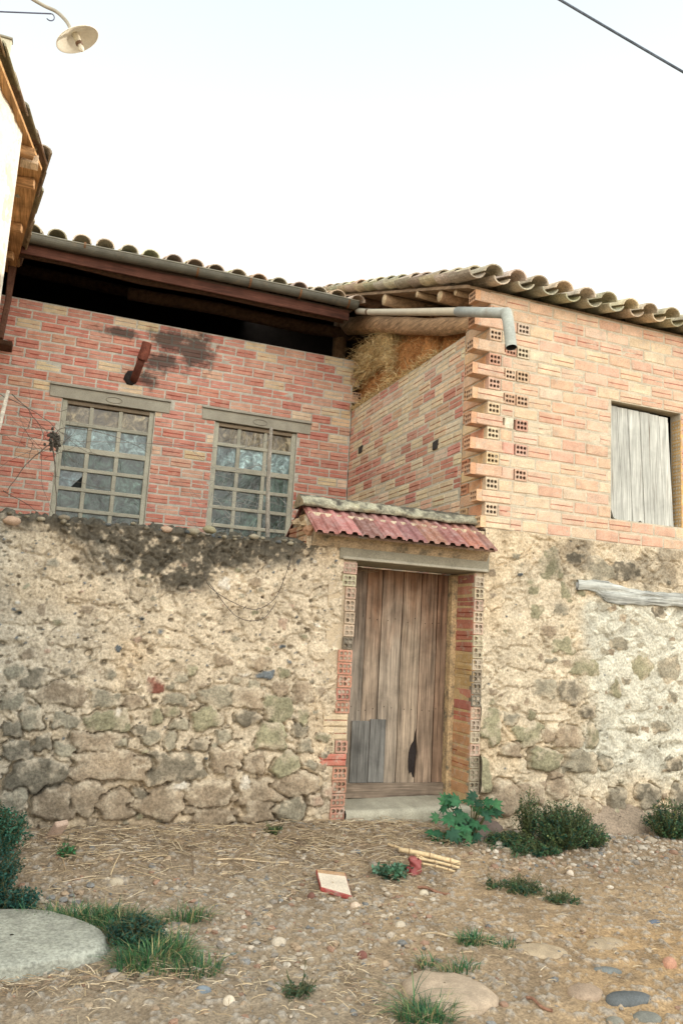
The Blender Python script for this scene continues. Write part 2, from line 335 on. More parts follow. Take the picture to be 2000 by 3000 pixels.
# ================================================================== rubble walling
LS= [(-3.52,1.04,0.085,0.07,10.0,'d'),(-3.34,0.93,0.158,0.067,0.0,'b'),(-3.65,1.08,0.062,0.051,0.0,'g'),(-3.04,0.91,0.097,0.053,0.0,'g'),(-2.7,1.02,0.051,0.058,15.0,'r'),(-2.51,1.07,0.04,0.031,0.0,'g'),(-2.54,0.92,0.087,0.043,0.0,'g'),(-2.84,0.88,0.076,0.046,0.0,'b'),(-3.0,0.76,0.142,0.075,0.0,'o'),(-2.67,0.79,0.047,0.057,0.0,'o'),(-2.3,0.8,0.114,0.086,20.0,'o'),(-2.51,0.74,0.063,0.031,0.0,'g'),(-2.22,0.96,0.132,0.071,0.0,'g'),(-2.0,0.94,0.118,0.072,0.0,'b'),(-2.0,0.79,0.101,0.056,0.0,'d'),(-1.76,0.87,0.095,0.101,0.0,'o'),(-1.57,1.0,0.071,0.07,0.0,'b'),(-1.76,1.02,0.061,0.049,0.0,'b'),(-1.56,0.8,0.044,0.074,0.0,'o'),(-1.79,0.66,0.12,0.1,0.0,'o'),(-1.57,0.71,0.062,0.041,0.0,'d'),(-2.34,0.6,0.072,0.043,0.0,'d'),(-2.55,0.62,0.039,0.069,0.0,'g'),(-2.7,0.64,0.069,0.046,0.0,'g'),(-2.17,0.66,0.049,0.047,0.0,'g'),(-2.13,0.49,0.107,0.086,0.0,'b'),(-1.92,0.47,0.084,0.071,0.0,'b'),(-1.66,0.45,0.095,0.088,0.0,'o'),(-1.52,0.61,0.053,0.057,0.0,'g'),(-2.52,0.44,0.196,0.095,0.0,'d'),(-2.97,0.45,0.245,0.103,-4.0,'b'),(-3.05,0.62,0.162,0.067,0.0,'b'),(-3.44,0.38,0.174,0.107,8.0,'d'),(-3.58,0.56,0.09,0.064,0.0,'d'),(-3.31,0.2,0.134,0.107,0.0,'b'),(-3.09,0.24,0.109,0.109,0.0,'b'),(-2.88,0.18,0.126,0.081,0.0,'b'),(-2.59,0.2,0.158,0.105,0.0,'b'),(-2.26,0.26,0.173,0.092,0.0,'b'),(-1.86,0.27,0.177,0.086,0.0,'b'),(-1.56,0.31,0.157,0.08,-5.0,'b'),(-2.2,0.09,0.145,0.061,0.0,'b'),(-1.85,0.12,0.126,0.07,0.0,'b'),(-1.61,0.13,0.121,0.087,0.0,'g'),(-3.51,0.77,0.07,0.073,0.0,'g'),(-3.29,0.75,0.086,0.051,0.0,'g'),(-3.66,0.88,0.062,0.058,0.0,'g'),(-1.92,1.2,0.077,0.049,0.0,'b'),(-2.21,1.22,0.058,0.04,0.0,'b'),(-1.87,1.11,0.073,0.026,5.0,'s'),(-2.25,1.78,0.05,0.037,0.0,'w'),(-3.78,2.09,0.053,0.032,0.0,'p'),(-2.7,1.4,0.024,0.024,0.0,'s'),(-2.99,1.26,0.021,0.028,0.0,'s'),(-3.58,1.2,0.049,0.037,0.0,'b'),(-3.52,1.51,0.029,0.038,0.0,'b'),(-3.23,1.53,0.044,0.031,0.0,'b'),(-3.49,1.84,0.036,0.031,0.0,'g'),(-1.67,2.01,0.018,0.021,0.0,'s'),(-2.0,1.82,0.052,0.033,0.0,'b'),(-1.76,1.52,0.035,0.042,0.0,'p'),(-2.03,1.12,0.051,0.016,0.0,'w'),(-1.69,1.23,0.022,0.017,0.0,'s'),(-2.94,0.83,0.019,0.026,0.0,'w'),(-2.13,1.39,0.034,0.024,0.0,'g'),(-3.02,1.08,0.038,0.03,0.0,'g'),(-2.87,1.01,0.046,0.031,0.0,'b'),(-3.62,0.69,0.055,0.043,0.0,'d'),(-3.42,0.61,0.063,0.051,0.0,'d'),(-2.9,0.61,0.045,0.037,0.0,'g'),(-2.74,0.27,0.061,0.03,0.0,'d'),(-3.57,0.22,0.082,0.077,0.0,'g'),(-1.41,0.19,0.062,0.048,0.0,'p'),(-2.37,0.14,0.04,0.03,0.0,'b'),(-1.99,0.34,0.033,0.047,0.0,'w'),(-2.47,0.32,0.071,0.03,0.0,'w'),(-2.76,0.48,0.046,0.037,0.0,'b'),(-1.32,0.25,0.054,0.048,0.0,'p'),(-3.27,0.56,0.057,0.044,0.0,'g'),(-2.09,0.4,0.041,0.047,0.0,'b')]
RS= [(0.7,2.18,0.106,0.13,0.0,'o'),(0.94,2.25,0.083,0.056,0.0,'d'),(1.21,2.17,0.154,0.119,0.0,'g'),(1.53,2.19,0.141,0.086,0.0,'d'),(0.86,1.96,0.058,0.075,0.0,'o'),(0.55,1.76,0.056,0.06,0.0,'o'),(0.81,1.8,0.073,0.061,0.0,'g'),(0.67,1.6,0.088,0.047,0.0,'b'),(0.84,1.47,0.114,0.067,0.0,'o'),(0.52,1.95,0.048,0.04,0.0,'o'),(1.07,1.3,0.14,0.074,0.0,'o'),(0.71,1.34,0.064,0.02,0.0,'g'),(0.65,1.1,0.118,0.078,0.0,'g'),(0.93,1.08,0.126,0.099,0.0,'d'),(1.44,1.53,0.095,0.055,0.0,'g'),(1.7,1.33,0.105,0.097,0.0,'o'),(2.02,1.32,0.118,0.112,0.0,'g'),(1.41,1.12,0.051,0.068,0.0,'o'),(2.05,1.06,0.054,0.049,0.0,'g'),(1.11,0.91,0.082,0.06,0.0,'d'),(0.12,0.98,0.03,0.038,0.0,'o'),(0.34,0.93,0.03,0.019,0.0,'b'),(0.46,0.97,0.023,0.039,0.0,'b'),(0.52,0.87,0.039,0.038,0.0,'o'),(0.3,0.83,0.068,0.051,0.0,'g'),(0.12,0.76,0.089,0.138,0.0,'o'),(0.49,0.7,0.146,0.083,10.0,'o'),(0.69,0.7,0.063,0.045,0.0,'b'),(0.9,0.69,0.136,0.091,0.0,'b'),(1.15,0.69,0.058,0.098,0.0,'o'),(0.32,0.57,0.09,0.056,0.0,'b'),(0.66,0.5,0.148,0.083,0.0,'o'),(1.05,0.48,0.162,0.091,0.0,'g'),(0.76,0.37,0.071,0.038,0.0,'b'),(0.8,0.26,0.126,0.07,0.0,'b'),(0.54,0.22,0.115,0.087,0.0,'b'),(0.27,0.18,0.186,0.123,0.0,'b'),(1.11,0.08,0.105,0.083,0.0,'b'),(1.41,0.16,0.092,0.097,0.0,'d'),(1.75,0.18,0.112,0.106,0.0,'d'),(1.42,0.0,0.083,0.065,0.0,'o'),(1.63,-0.05,0.356,0.097,8.0,'p'),(1.95,0.01,0.105,0.06,0.0,'b'),(1.9,1.85,0.072,0.064,0.0,'d'),(0.0,0.38,0.116,0.134,0.0,'o'),(1.89,0.8,0.106,0.055,0.0,'g'),(1.59,0.77,0.077,0.04,0.0,'g'),(2.06,0.46,0.089,0.054,0.0,'d'),(1.29,0.47,0.075,0.052,0.0,'g'),(2.11,0.16,0.089,0.101,0.0,'d'),(0.02,-0.11,0.144,0.072,0.0,'b'),(0.89,-0.07,0.236,0.125,0.0,'b')]
SC = {'d': (.19, .165, .120), 'b': (.305, .24, .165), 'g': (.285, .255, .185), 'o': (.265, .245, .155), 'r': (.25, .10, .07),
      's': (.125, .14, .145), 'w': (.58, .53, .44), 'p': (.40, .29, .21)}
def fill_stones(base, x0, x1, z0, z1, n, seed, a=.03, b=.07, cols='bgodb'):
    rng = np.random.RandomState(seed); L = list(base)
    for _ in range(n*8):
        if len(L) >= len(base)+n: break
        x = rng.uniform(x0, x1); z = rng.uniform(z0, z1); q = rng.uniform(a, b)
        if all(((x-s[0])/(s[2]+q*1.1))**2+((z-s[1])/(s[3]+q*.8))**2 > 1 for s in L):
            L.append((x, z, q, q*rng.uniform(.55, .8), rng.uniform(-12, 12), cols[rng.randint(len(cols))]))
    return L
def rubble(X, Z, stones, seed, liftf, mortar, rough=1.0, npeb=300, plaster=None, open_=None, pebz=(0, 3)):
    """outward displacement and colour for a face of rubble set in lime mortar"""
    rng = np.random.RandomState(seed)
    smask = np.zeros(X.shape)
    n1 = fbm(X*2.2, Z*2.2, seed, 4); n2 = fbm(X*9, Z*9, seed+1, 4); n3 = fbm(X*34, Z*34, seed+2, 3); n4 = fbm(X*80, Z*80, seed+3, 2)
    crust = 1-np.abs(fbm(X*6+n1*3, Z*6, seed+9, 4)*2-1)                         # ridged: torn, crusty render
    h = rough*(.040*(n1-.5)+.034*(n2-.5)+.020*(n3-.5)+.008*(n4-.5)-.022*ss(.90, .985, crust))
    C = np.zeros(X.shape+(3,))+np.array(mortar)
    C *= (.78+.42*n2+.10*(n3-.5))[..., None]
    ochre = ss(.45, .65, fbm(X*1.7, Z*1.7, seed+5, 3))[..., None]; C = C*(1-ochre*np.array([-.02, .03, .09]))
    if plaster is not None:
        pm = plaster(X, Z); sw = fbm(X*5+2.5*fbm(X*3, Z*3, 77, 2), Z*5+2.5*fbm(X*3, Z*3, 78, 2), 79, 3)
        sw = 1-np.abs(sw*2-1)
        h = h*(1-.35*pm)+pm*.05*(sw-.5); C = C*(1-pm[..., None])+pm[..., None]*np.array([.56, .535, .43])*(.66+.5*n2+.45*(sw-.6))[..., None]
    wx = (fbm(X*9, Z*9, seed+30, 3)-.5)*.055; wz = (fbm(X*9+40, Z*9, seed+31, 3)-.5)*.055
    gx_ = (fbm(X*32, Z*32, seed+40, 2)-.5)*.018; gz_ = (fbm(X*32+9, Z*32, seed+41, 2)-.5)*.018
    for i, (cx, cz, a, b_, rot, t) in enumerate(stones):
        m_ = (np.abs(X-cx) < a*1.7+.04) & (np.abs(Z-cz) < b_*1.7+.04+a*abs(math.sin(R(rot))))
        if not m_.any(): continue
        k = min(1, max(a, b_)/.06)
        dx = X[m_]-cx+wx[m_]*k+gx_[m_]; dz = Z[m_]-cz+wz[m_]*k+gz_[m_]; ca, sa = math.cos(R(rot)), math.sin(R(rot))
        u, v = (dx*ca+dz*sa)/a, (-dx*sa+dz*ca)/b_
        p = rng.uniform(2.2, 3.6)
        r = (np.abs(u)**p+np.abs(v)**p)**(1/p)
        th = np.arctan2(v, u); r = r/1.09*(1+.09*np.sin(th*3+rng.rand()*6)+.07*np.sin(th*4+rng.rand()*6)+.05*np.sin(th*7+rng.rand()*6))
        msk = ss(1.02, .95, r)
        L = liftf(cz, a)*rng.uniform(.75, 1.25); tilt = rng.uniform(-.3, .3)*L
        hs = L*(1-np.clip(r, 0, 1)**8*.5)+tilt*u+.016*(n2[m_]-.5)+.012*(n3[m_]-.5)+.012*(fbm(X[m_]*16, Z[m_]*16, seed+50+i, 3)-.5)
        crev = np.exp(-((r-1.055)/.06)**2)*ss(.36, .60, vn(th*1.6+i*3.1, r*0+i, seed+7))*ss(1.55, .3, cz+0*r)
        hm = h[m_]-.070*crev*k
        h[m_] = hm*(1-msk)+hs*msk
        c0 = np.array(SC[t])*rng.uniform(.86, 1.14)
        cc = c0*(.72+.56*fbm(X[m_]*13, Z[m_]*13, seed+60+i, 4))[:, None]
        lime = ss(.44, .62, fbm(X[m_]*15+i, Z[m_]*15, seed+90, 3))*.85*ss(.10, .95, r)
        cc = cc*(1-lime[:, None])+np.array(mortar)*.9*lime[:, None]
        C[m_] = C[m_]*(1-msk[:, None])+cc*msk[:, None]; smask[m_] = np.maximum(smask[m_], msk)
    xs = (X.min(), X.max()); zs = (max(Z.min(), pebz[0]), min(Z.max(), pebz[1]))
    for i in range(npeb):                                                        # gravel in the mortar, and the holes it left
        cx = rng.uniform(*xs); cz = rng.uniform(*zs); a = rng.uniform(.0055, .013) if rng.rand() < .90 else rng.uniform(.014, .028)
        pit = rng.rand() < .5; asp = rng.uniform(.5, .9)
        j0 = np.searchsorted(X[0], [cx-a*1.6, cx+a*1.6]); 
        sl_ = (slice(None), slice(j0[0], j0[1]+1)); m_ = np.zeros(X.shape, bool); zz = Z[sl_]
        m_[sl_] = np.abs(zz-cz) < a*1.6
        if not m_.any() or smask[m_].max() > .5: continue
        r = np.hypot((X[m_]-cx)/a, (Z[m_]-cz)/(a*asp)); k = ss(1.15, .8, r)
        if pit: h[m_] -= k*min(.028, a*1.5); C[m_] *= (1-.45*k)[:, None]  # pits coloured darker too, painting the shade inside them
        else:
            h[m_] += k*a*.55*np.sqrt(np.clip(1-(r/1.2)**2, 0, 1))
            c0 = np.array(SC['sgbpwdsg'[rng.randint(8)]])*rng.uniform(.8, 1.2); C[m_] = C[m_]*(1-k[:, None])+c0*k[:, None]
    return h, C
def lift_wall(z, a): return float(np.interp(z, [0, .5, 1.0, 1.4, 2.2], [.040, .030, .016, .006, .003]))*min(1.2, a/.09+.25)
MORT = (.55, .462, .335)

# ---- the yard wall, left of the gateway
GX0, GX1 = -1.173, -.079             # clear width of the gateway
wall = thing('stone_wall', (-2.4, .2, .03), 'old rubble stone wall with crumbling lime mortar and a mossy top, left of the wooden door', 'wall')
def wtop(x): return 2.15+.03*(fbm(x*3, x*0+2, 8, 3)-.5)+.03*(fbm(x*14, x*0+2, 9, 3)-.5)
xs = np.concatenate([np.arange(-7.2, -4.0, .05), np.arange(-4.0, GX0-.115, .0085), [GX0-.115]])
nz = 262; v = np.linspace(0, 1, nz)
X = np.tile(xs, (nz, 1)); top = wtop(xs)
Z = -.35+(top[None, :]+.35)*v[:, None]
st = fill_stones(LS, -3.9, -1.35, -.02, 1.15, 60, 5, .018, .05)
st = fill_stones(st, -3.9, -1.3, 1.15, 2.0, 16, 6, .014, .032, 'gobpd')
h, C = rubble(X, Z, st, 100, lift_wall, MORT, 1.0, 3400, pebz=(.2, 2.1))
cool = ss(-2.6, -4.0, X)[..., None]; C = C*(1-cool*np.array([.27, .19, .09]))     # cooler, dimmer light and vignette of the left end painted into the mortar
mo = fbm(X*3.2, Z*5, 201, 5); depth = .04+.20*np.exp(-((X+2.65)/.6)**2)+.10*ss(-4.1, -3.2, X)*ss(-1.4, -1.9, X)
mk = ss(-.10, .09, (Z-(top[None, :]-depth*(.3+1.5*mo))))*ss(-1.3, -1.6, X)*ss(-4.4, -3.7, X)
mk = mk*ss(.28, .52, fbm(X*20, Z*20, 203, 4)+mk*.12)*.93
C = C*(1-mk[..., None])+np.array([.062, .055, .041])*(.5+1.0*fbm(X*30, Z*30, 202, 3))[..., None]*mk[..., None]
h = h+mk*.03*(fbm(X*18, Z*18, 204, 3)-.4)
foot_dark = ss(.5, .0, Z)[..., None]*.18; C = C*(1-foot_dark)  # darker towards the foot of the wall
front = np.stack([X, -.0-h, Z], -1)
nt_ = 26; tt = np.linspace(0, 1, nt_)[1:]
Yt = tt[:, None]*.42+np.zeros_like(xs)[None, :]; Xt = np.tile(xs, (nt_-1, 1))
lump = .06*(fbm(Xt*9, Yt*9, 210, 4)-.5)+.035*ss(.5, .75, fbm(Xt*16, Yt*16, 211, 2))
Zt = top[None, :]+.03*np.sin(tt*math.pi)[:, None]+lump
Yt = Yt-h[-1][None, :]*(1-tt)[:, None]
Ct = np.array([.075, .068, .052])*(.5+1.1*fbm(Xt*14, Yt*14, 212, 3))[..., None]
b = MB(); b.grid(np.concatenate([front, np.stack([Xt, Yt, Zt], -1)]), np.concatenate([C, Ct]))
b.box((-7.2, .05, -.4), (GX0-.12, .415, 2.10), MORT)
b.build('masonry', M['rubble'], wall, smooth=True)
# loose stones and pebbles bedded along the top of the wall
b = MB(); rng = np.random.RandomState(4)
for i in range(150):
    x = rng.uniform(-4., -1.45); r = rng.uniform(.010, .028)
    b.pebble((x, rng.uniform(-.03, .16), float(wtop(np.array(x)))+rng.uniform(-.02, .025)), (r, r*.8, r*.6), i, np.array(SC['dgdsgd'[i % 6]])*rng.uniform(.5, 1.0), .2)
for x, z, a, c in [(-2.52, 2.165, .05, 'g'), (-2.40, 2.19, .055, 'o'), (-2.72, 2.16, .045, 'p'), (-3.79, 2.11, .06, 'p'), (-2.05, 2.17, .04, 'g'), (-3.45, 2.17, .04, 'd')]:
    b.pebble((x, -.015, z), (a, a*.7, a*.55), int(a*1000), SC[c], .15, rot=0)
b.build('coping_stones', M['stone'], wall, smooth=True)

# ================================================================== brickwork
BL, BH = .265, .115                      # brick length and course height including joints
RED = [(.50, .20, .15), (.48, .185, .135), (.54, .25, .19), (.51, .23, .17), (.57, .30, .22), (.46, .17, .125)]
PALE = [(.58, .37, .25), (.62, .43, .30), (.57, .33, .23), (.65, .50, .34), (.60, .40, .28), (.66, .54, .38)]
YEL = [(.66, .53, .33), (.69, .57, .38), (.63, .49, .30)]
def brick(b, O, U, N, l, hgt, c, rng, depth=.10, groove=.007, g2=False):
    """one hollow brick: soft chipped edges and the pressed groove along its face"""
    U = np.array(U, float); N = np.array(N, float); W = np.array([0, 0, 1.])
    us = np.array([0, .007, l*.5, l-.007, l]); zc = .5*hgt
    zs = np.array([0, .008, zc-.0065, zc-.0028, zc+.0028, zc+.0065, hgt-.008, hgt]) if groove else np.array([0, .008, zc, hgt-.008, hgt])
    d = np.zeros((len(us), len(zs)))
    d[0, :] = d[-1, :] = -.006; d[:, 0] = np.minimum(d[:, 0], -.006); d[:, -1] = np.minimum(d[:, -1], -.006)
    if groove: d[:, 3:5] -= groove
    d += (rng.rand(*d.shape)-.5)*.003; d[1:-1] += (rng.rand()-.5)*.006+np.linspace(-1, 1, 3)[:, None]*(rng.rand()-.5)*.004
    if rng.rand() < .16: d[-1 if rng.rand() < .5 else 0, -2 if rng.rand() < .5 else 1] -= .014
    ju = (rng.rand(*d.shape)-.5)*.004; jz = (rng.rand(*d.shape)-.5)*.0035
    sk = (rng.rand()-.5)*.007
    P = (np.array(O, float)[None, None]+(us[:, None]+ju)[..., None]*U+(zs[None, :]+jz+sk*(us[:, None]/l-.5))[..., None]*W+d[..., None]*N)
    nu, nzz = d.shape; c = np.array(c)
    cc = np.tile(c, (nu, nzz, 1))*(.94+.12*rng.rand(nu, nzz, 1))
    if groove: cc[:, 3:5] *= np.array([.66, .42, .40])        # groove coloured darker and redder than the face
    ring = [(i, 0) for i in range(nu)]+[(nu-1, j) for j in range(1, nzz)]+[(i, nzz-1) for i in range(nu-2, -1, -1)]+[(0, j) for j in range(nzz-2, 0, -1)]
    back = np.array([P[i, j] for i, j in ring])-N*depth
    V = np.concatenate([P.reshape(-1, 3), back]); f = []
    flip = np.dot(np.cross(U, W), N) < 0
    for i in range(nu-1):
        for j in range(nzz-1):
            q = [i*nzz+j, (i+1)*nzz+j, (i+1)*nzz+j+1, i*nzz+j+1]; f.append(q[::-1] if flip else q)
    n0 = nu*nzz; k = len(ring)
    for t in range(k):
        i, j = ring[t]; i2, j2 = ring[(t+1) % k]
        q = [i*nzz+j, n0+t, n0+(t+1) % k, i2*nzz+j2]; f.append(q[::-1] if flip else q)
    b.add(V, f, np.concatenate([cc.reshape(-1, 3), np.tile(c, (k, 1))]))
def hole_face(b, O, U, N, w_, h_, c, rng, cols=3, rows=2, blocked=.0, depth=.05, body=.0, fillc=(.42, .36, .27)):
    """perforated end of a hollow brick; O is its lower corner, holes are real"""
    U = np.array(U, float); N = np.array(N, float); W = np.array([0, 0, 1.]); O = np.array(O, float)
    flip = np.dot(np.cross(U, W), N) < 0; n = 12; c = np.array(c)
    mu, mz = w_*.06, h_*.08; cw, ch = (w_-2*mu)/cols, (h_-2*mz)/rows; r = min(cw, ch)*.40
    def P(u, z, d=0): return O+U*u+W*z+N*d
    def quad(p, cc=c):
        b.add(p, [[3, 2, 1, 0] if flip else [0, 1, 2, 3]], cc)
    for (u0, u1, z0, z1) in ((0, w_, 0, mz), (0, w_, h_-mz, h_), (0, mu, mz, h_-mz), (w_-mu, w_, mz, h_-mz)):
        quad([P(u0, z0), P(u1, z0), P(u1, z1), P(u0, z1)])
    for i in range(cols):
        for j in range(rows):
            uc, zc_ = mu+cw*(i+.5), mz+ch*(j+.5)
            th = np.arange(n)/n*2*math.pi+math.pi/4
            sq = []
            for t in th:
                a, s_ = math.cos(t), math.sin(t); k = 1/max(abs(a), abs(s_)); sq.append(P(uc+a*k*cw/2, zc_+s_*k*ch/2))
            rr = r*rng.uniform(.9, 1.08)
            ci = [P(uc+math.cos(t)*rr, zc_+math.sin(t)*rr) for t in th]
            bl = rng.rand() < blocked; dd = rng.uniform(.004, .012) if bl else depth
            cb = [P(uc+math.cos(t)*rr, zc_+math.sin(t)*rr, -dd) for t in th]
            f = [[k, (k+1) % n, n+(k+1) % n, n+k] for k in range(n)]+[[n+k, n+(k+1) % n, 2*n+(k+1) % n, 2*n+k] for k in range(n)]+[[2*n+k for k in range(n)]]
            if flip: f = [q[::-1] for q in f]
            cc = np.concatenate([np.tile(c, (n, 1)), np.tile(c*.6, (n, 1)), np.tile(np.array(fillc)*rng.uniform(.7, 1) if bl else c*.25, (n, 1))])  # hole insides painted darker than the clay to deepen their shade
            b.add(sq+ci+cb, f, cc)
    if body:                                   # the rest of the brick behind the perforated face
        q = [P(0, 0), P(w_, 0), P(w_, h_), P(0, h_)]; q2 = [x-N*body for x in q]
        for k in range(4):
            f = [q[k], q2[k], q2[(k+1) % 4], q[(k+1) % 4]]
            b.add(f, [[3, 2, 1, 0] if flip else [0, 1, 2, 3]], c)
def pick(P_, rng, j=.09): return np.array(P_[rng.randint(len(P_))])*(1+(rng.rand(3)-.5)*j)*rng.uniform(.90, 1.08)
def bond(bb, mb, O, U, N, u0, u1, zt, rows, palf, seed, openings=(), ends=None, mort=(.40, .35, .27), groove=.007, depth=.11, skip=None, L=BL, H=BH, gp=1.0):
    """running-bond courses from the top down; openings are (ua, ub, za, zb); mortar beds behind each course"""
    rng = np.random.RandomState(seed); O = np.array(O, float); U = np.array(U, float); N = np.array(N, float)
    for k in range(rows):
        z0 = zt-(k+1)*H; zc = z0+H/2; a, c_ = (u0, u1) if ends is None else ends(k, u0, u1)
        iv = [(a, c_)]
        for (ua, ub, za, zb) in openings:
            if za < zc < zb:
                nv = []
                for p, q in iv:
                    if q <= ua or p >= ub: nv.append((p, q)); continue
                    if p < ua: nv.append((p, ua))
                    if q > ub: nv.append((ub, q))
                iv = nv
        off = rng.uniform(-.03, .03)+(0 if k % 2 else L/2)
        for p, q in iv:
            rec = .003
            nseg = max(2, int((q-p)/.06)); us = np.linspace(p, q, nseg+1)
            zz = np.array([0, .25, .5, .75, 1.])*H
            G = O+us[:, None, None]*U+(z0+zz)[None, :, None]*np.array([0, 0, 1.])
            dj = -(rec+(rng.rand(nseg+1, 5))*.004); dj[:, 0] = dj[:, 4] = -rec-.002
            G = G+dj[..., None]*N
            mc = np.array(mort)*(.85+.3*rng.rand(nseg+1, 5, 1))
            if np.dot(np.cross(U, (0, 0, 1)), N) > 0: mb.grid(G, mc)
            else: mb.grid(G[:, ::-1], mc[:, ::-1])
            mb.obox(O+U*p+np.array([0, 0, z0])-N*.012, U*(q-p), (0, 0, H), -N*(depth-.012), mort)
            u = math.floor((p-off)/L)*L+off
            while u < q:
                ua, ub = max(u, p)+.006, min(u+L, q)-.007
                ub += rng.uniform(-.003, .002)
                if ub-ua > .035 and not (skip and skip((ua+ub)/2, zc)):
                    brick(bb, O+U*ua+np.array([0, 0, z0+.008+rng.uniform(-.002, .002)]), U, N, ub-ua, H-.0165+rng.uniform(-.003, .002), palf((ua+ub)/2, zc, rng), rng, groove=groove if rng.rand() < gp else 0)
                u += L*1.0

# ================================================================== left brick shed across the yard
LY = 3.4
shed = thing('brick_shed', (-2.2, LY, .0), 'red hollow-brick shed with two gridded windows under a guttered tile roof', 'shed')
bb, mb = MB(), MB()
def pal_l(u, z, r):
    c = pick(RED, r)*.55+np.array((.54, .245, .18))*.45
    if r.rand() < .26-.16*(z < 3.2): c = pick(RED, r)*.55+np.array(pick(PALE, r))*.45
    if r.rand() < .07 or (u > -.35 and r.rand() < .35): c = pick(YEL, r)*.8+np.array((.58, .38, .27))*.2
    return c
bond(bb, mb, (0, LY, 0), (1, 0, 0), (0, -1, 0), -7.0, 0, 5.06, 28, pal_l, 31,
     openings=[(-3.53, -2.49, 1.0, 4.0), (-1.765, -.715, 1.0, 4.0), (-3.675, -2.32, 3.99, 4.13), (-1.93, -.545, 3.99, 4.13)],
     ends=lambda k, a, c: (a, (.0 if k % 2 else .09) if 5.06-k*BH > 4.5 else 0.0), mort=(.47, .45, .38), groove=.006)
rng = np.random.RandomState(77)
for z in (4.76, 4.53):
    hole_face(bb, (-.04 if z > 4.6 else .0, LY-.008, z), (1, 0, 0), (0, -1, 0), .125, .10, (.52, .33, .2), rng, body=.05)
bb.build('brick_facing', M['brickred'], shed); mb.build('mortar_bed', M['mortarbed'], shed)
def window(x0, x1, zt, vb, hb, thick, nm, broken, seed):
    rng = np.random.RandomState(seed); b = MB(); cc = (.40, .39, .31); y = LY+.03
    def J(c): return np.array(c)*rng.uniform(.88, 1.12)
    b.box((x0, y, 2.0), (x0+.06, y+.07, zt), J(cc)); b.box((x1-.06, y, 2.0), (x1, y+.07, zt), J(cc))
    b.box((x0+.05, y+.002, zt-.045), (x1-.05, y+.068, zt), J((.25, .20, .14)))
    for xx in vb:
        for z0, z1 in zip([2.0]+hb[::-1], hb[::-1]+[zt-.045]):
            d = rng.uniform(-.004, .004); b.box((xx-.024+d, y+.012, z0), (xx+.024+d, y+.055, z1), J(cc))
    for z in hb:
        t = .032 if abs(z-thick) < .01 else .022
        b.box((x0+.05, y+.005, z-t), (x1-.05, y+.05, z+t), J(cc))
    fr = b.build('window', M['concrete'], shed); bevel(fr, .006)
    g = MB(); xs_ = [x0+.05]+vb+[x1-.05]; zs_ = [2.0]+hb[::-1]+[zt-.045]
    for i in range(3):
        for j in range(len(zs_)-1):
            a, c, d, e_ = xs_[i]+.01, xs_[i+1]-.01, zs_[j]+.01, zs_[j+1]-.01; yy = y+.035; tl = rng.uniform(-.004, .004)
            pc_ = np.array((.085, .075, .052) if d > 3.65 else ((.10, .15, .165) if d > 3.37 else (.026, .046, .042)))*np.array([1.1, 1.05, .95])*rng.uniform(1.1, 2.6)  # row tints paint sky reflection into the dusty panes
            if broken and i == 0 and abs(d-2.95) < .04:      # a jagged piece is missing from this pane
                g.prism([(a, d), (c-.14, d), (c-.05, d+.11), (c, d+.17), (c, e_), (a, e_)], yy, yy+.004, (.10, .15, .16)); continue
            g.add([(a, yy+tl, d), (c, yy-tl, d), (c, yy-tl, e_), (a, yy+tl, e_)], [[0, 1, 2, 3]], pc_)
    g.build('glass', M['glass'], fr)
    return fr
w1 = window(-3.53, -2.49, 3.965, [-3.20, -2.875], [3.695, 3.40, 3.17, 2.94, 2.70, 2.47, 2.24], 3.40, 'l', True, 3)
w2 = window(-1.765, -.715, 3.965, [-1.443, -1.105], [3.70, 3.40, 3.16, 2.92, 2.70, 2.47, 2.24], 3.40, 'r', False, 4)
w1['label'] = 'gridded window with one broken lower-left pane'; w2['label'] = 'gridded window behind the weathered stake'
b = MB(); b.box((-3.48, LY+.09, 2.0), (-2.5, LY+.11, 3.9), (.020, .024, .024)); b.box((-1.74, LY+.09, 2.0), (-.74, LY+.11, 3.9), (.018, .02, .02))  # near-black sheets put behind the panes for the dark room
b.build('dark_backdrop', M['dark'], shed)
rng = np.random.RandomState(12)
for x0, x1 in ((-3.675, -2.32), (-1.93, -.545)):
    b = MB(); b.box((x0, LY-.012, 3.972), (x1, LY+.1, 4.105), (.34, .32, .255)); b.box((x0-.005, LY-.035, 4.107), (x1+.005, LY+.1, 4.135), (.36, .34, .28))
    xm = (x0+x1)/2+.03; ring = [(xm+.09*math.cos(t), LY-.015, 4.03+.035*math.sin(t)) for t in np.linspace(0, 6.283, 20)]
    b.tube(ring, .006, 5, (.27, .25, .20), cap=False)
    bevel(b.build('window_lintel', M['concrete'], shed), .006)

# -- barrel tiles
def barrel(b, p0, p1, up, r0, r1, c, n=8, th=.014, inv=False, sp=(0, math.pi)):
    p0, p1, up = [np.array(q, float) for q in (p0, p1, up)]
    d = p1-p0; d /= np.linalg.norm(d); s = np.cross(d, up); s /= np.linalg.norm(s); u = np.cross(s, d)
    if inv: u = -u
    a = np.linspace(sp[0], sp[1], n+1); V = []
    for p, r in ((p0, r0), (p1, r1)):
        for rr in (r, r-th): V.append(p+np.outer(np.cos(a)*rr, s)+np.outer(np.sin(a)*rr*.80, u))
    V = np.concatenate(V); k = n+1; f = []
    for i in range(n):
        f += [[i, i+1, 2*k+i+1, 2*k+i], [k+i, 3*k+i, 3*k+i+1, k+i+1], [i, k+i, k+i+1, i+1], [2*k+i, 2*k+i+1, 3*k+i+1, 3*k+i]]
    f += [[0, 2*k, 3*k, k], [n, k+n, 3*k+n, 2*k+n]]
    b.add(V, f, c)
TC = [(.55, .48, .35), (.51, .44, .31), (.59, .51, .37), (.48, .42, .30), (.55, .44, .31), (.61, .54, .41), (.45, .40, .29)]
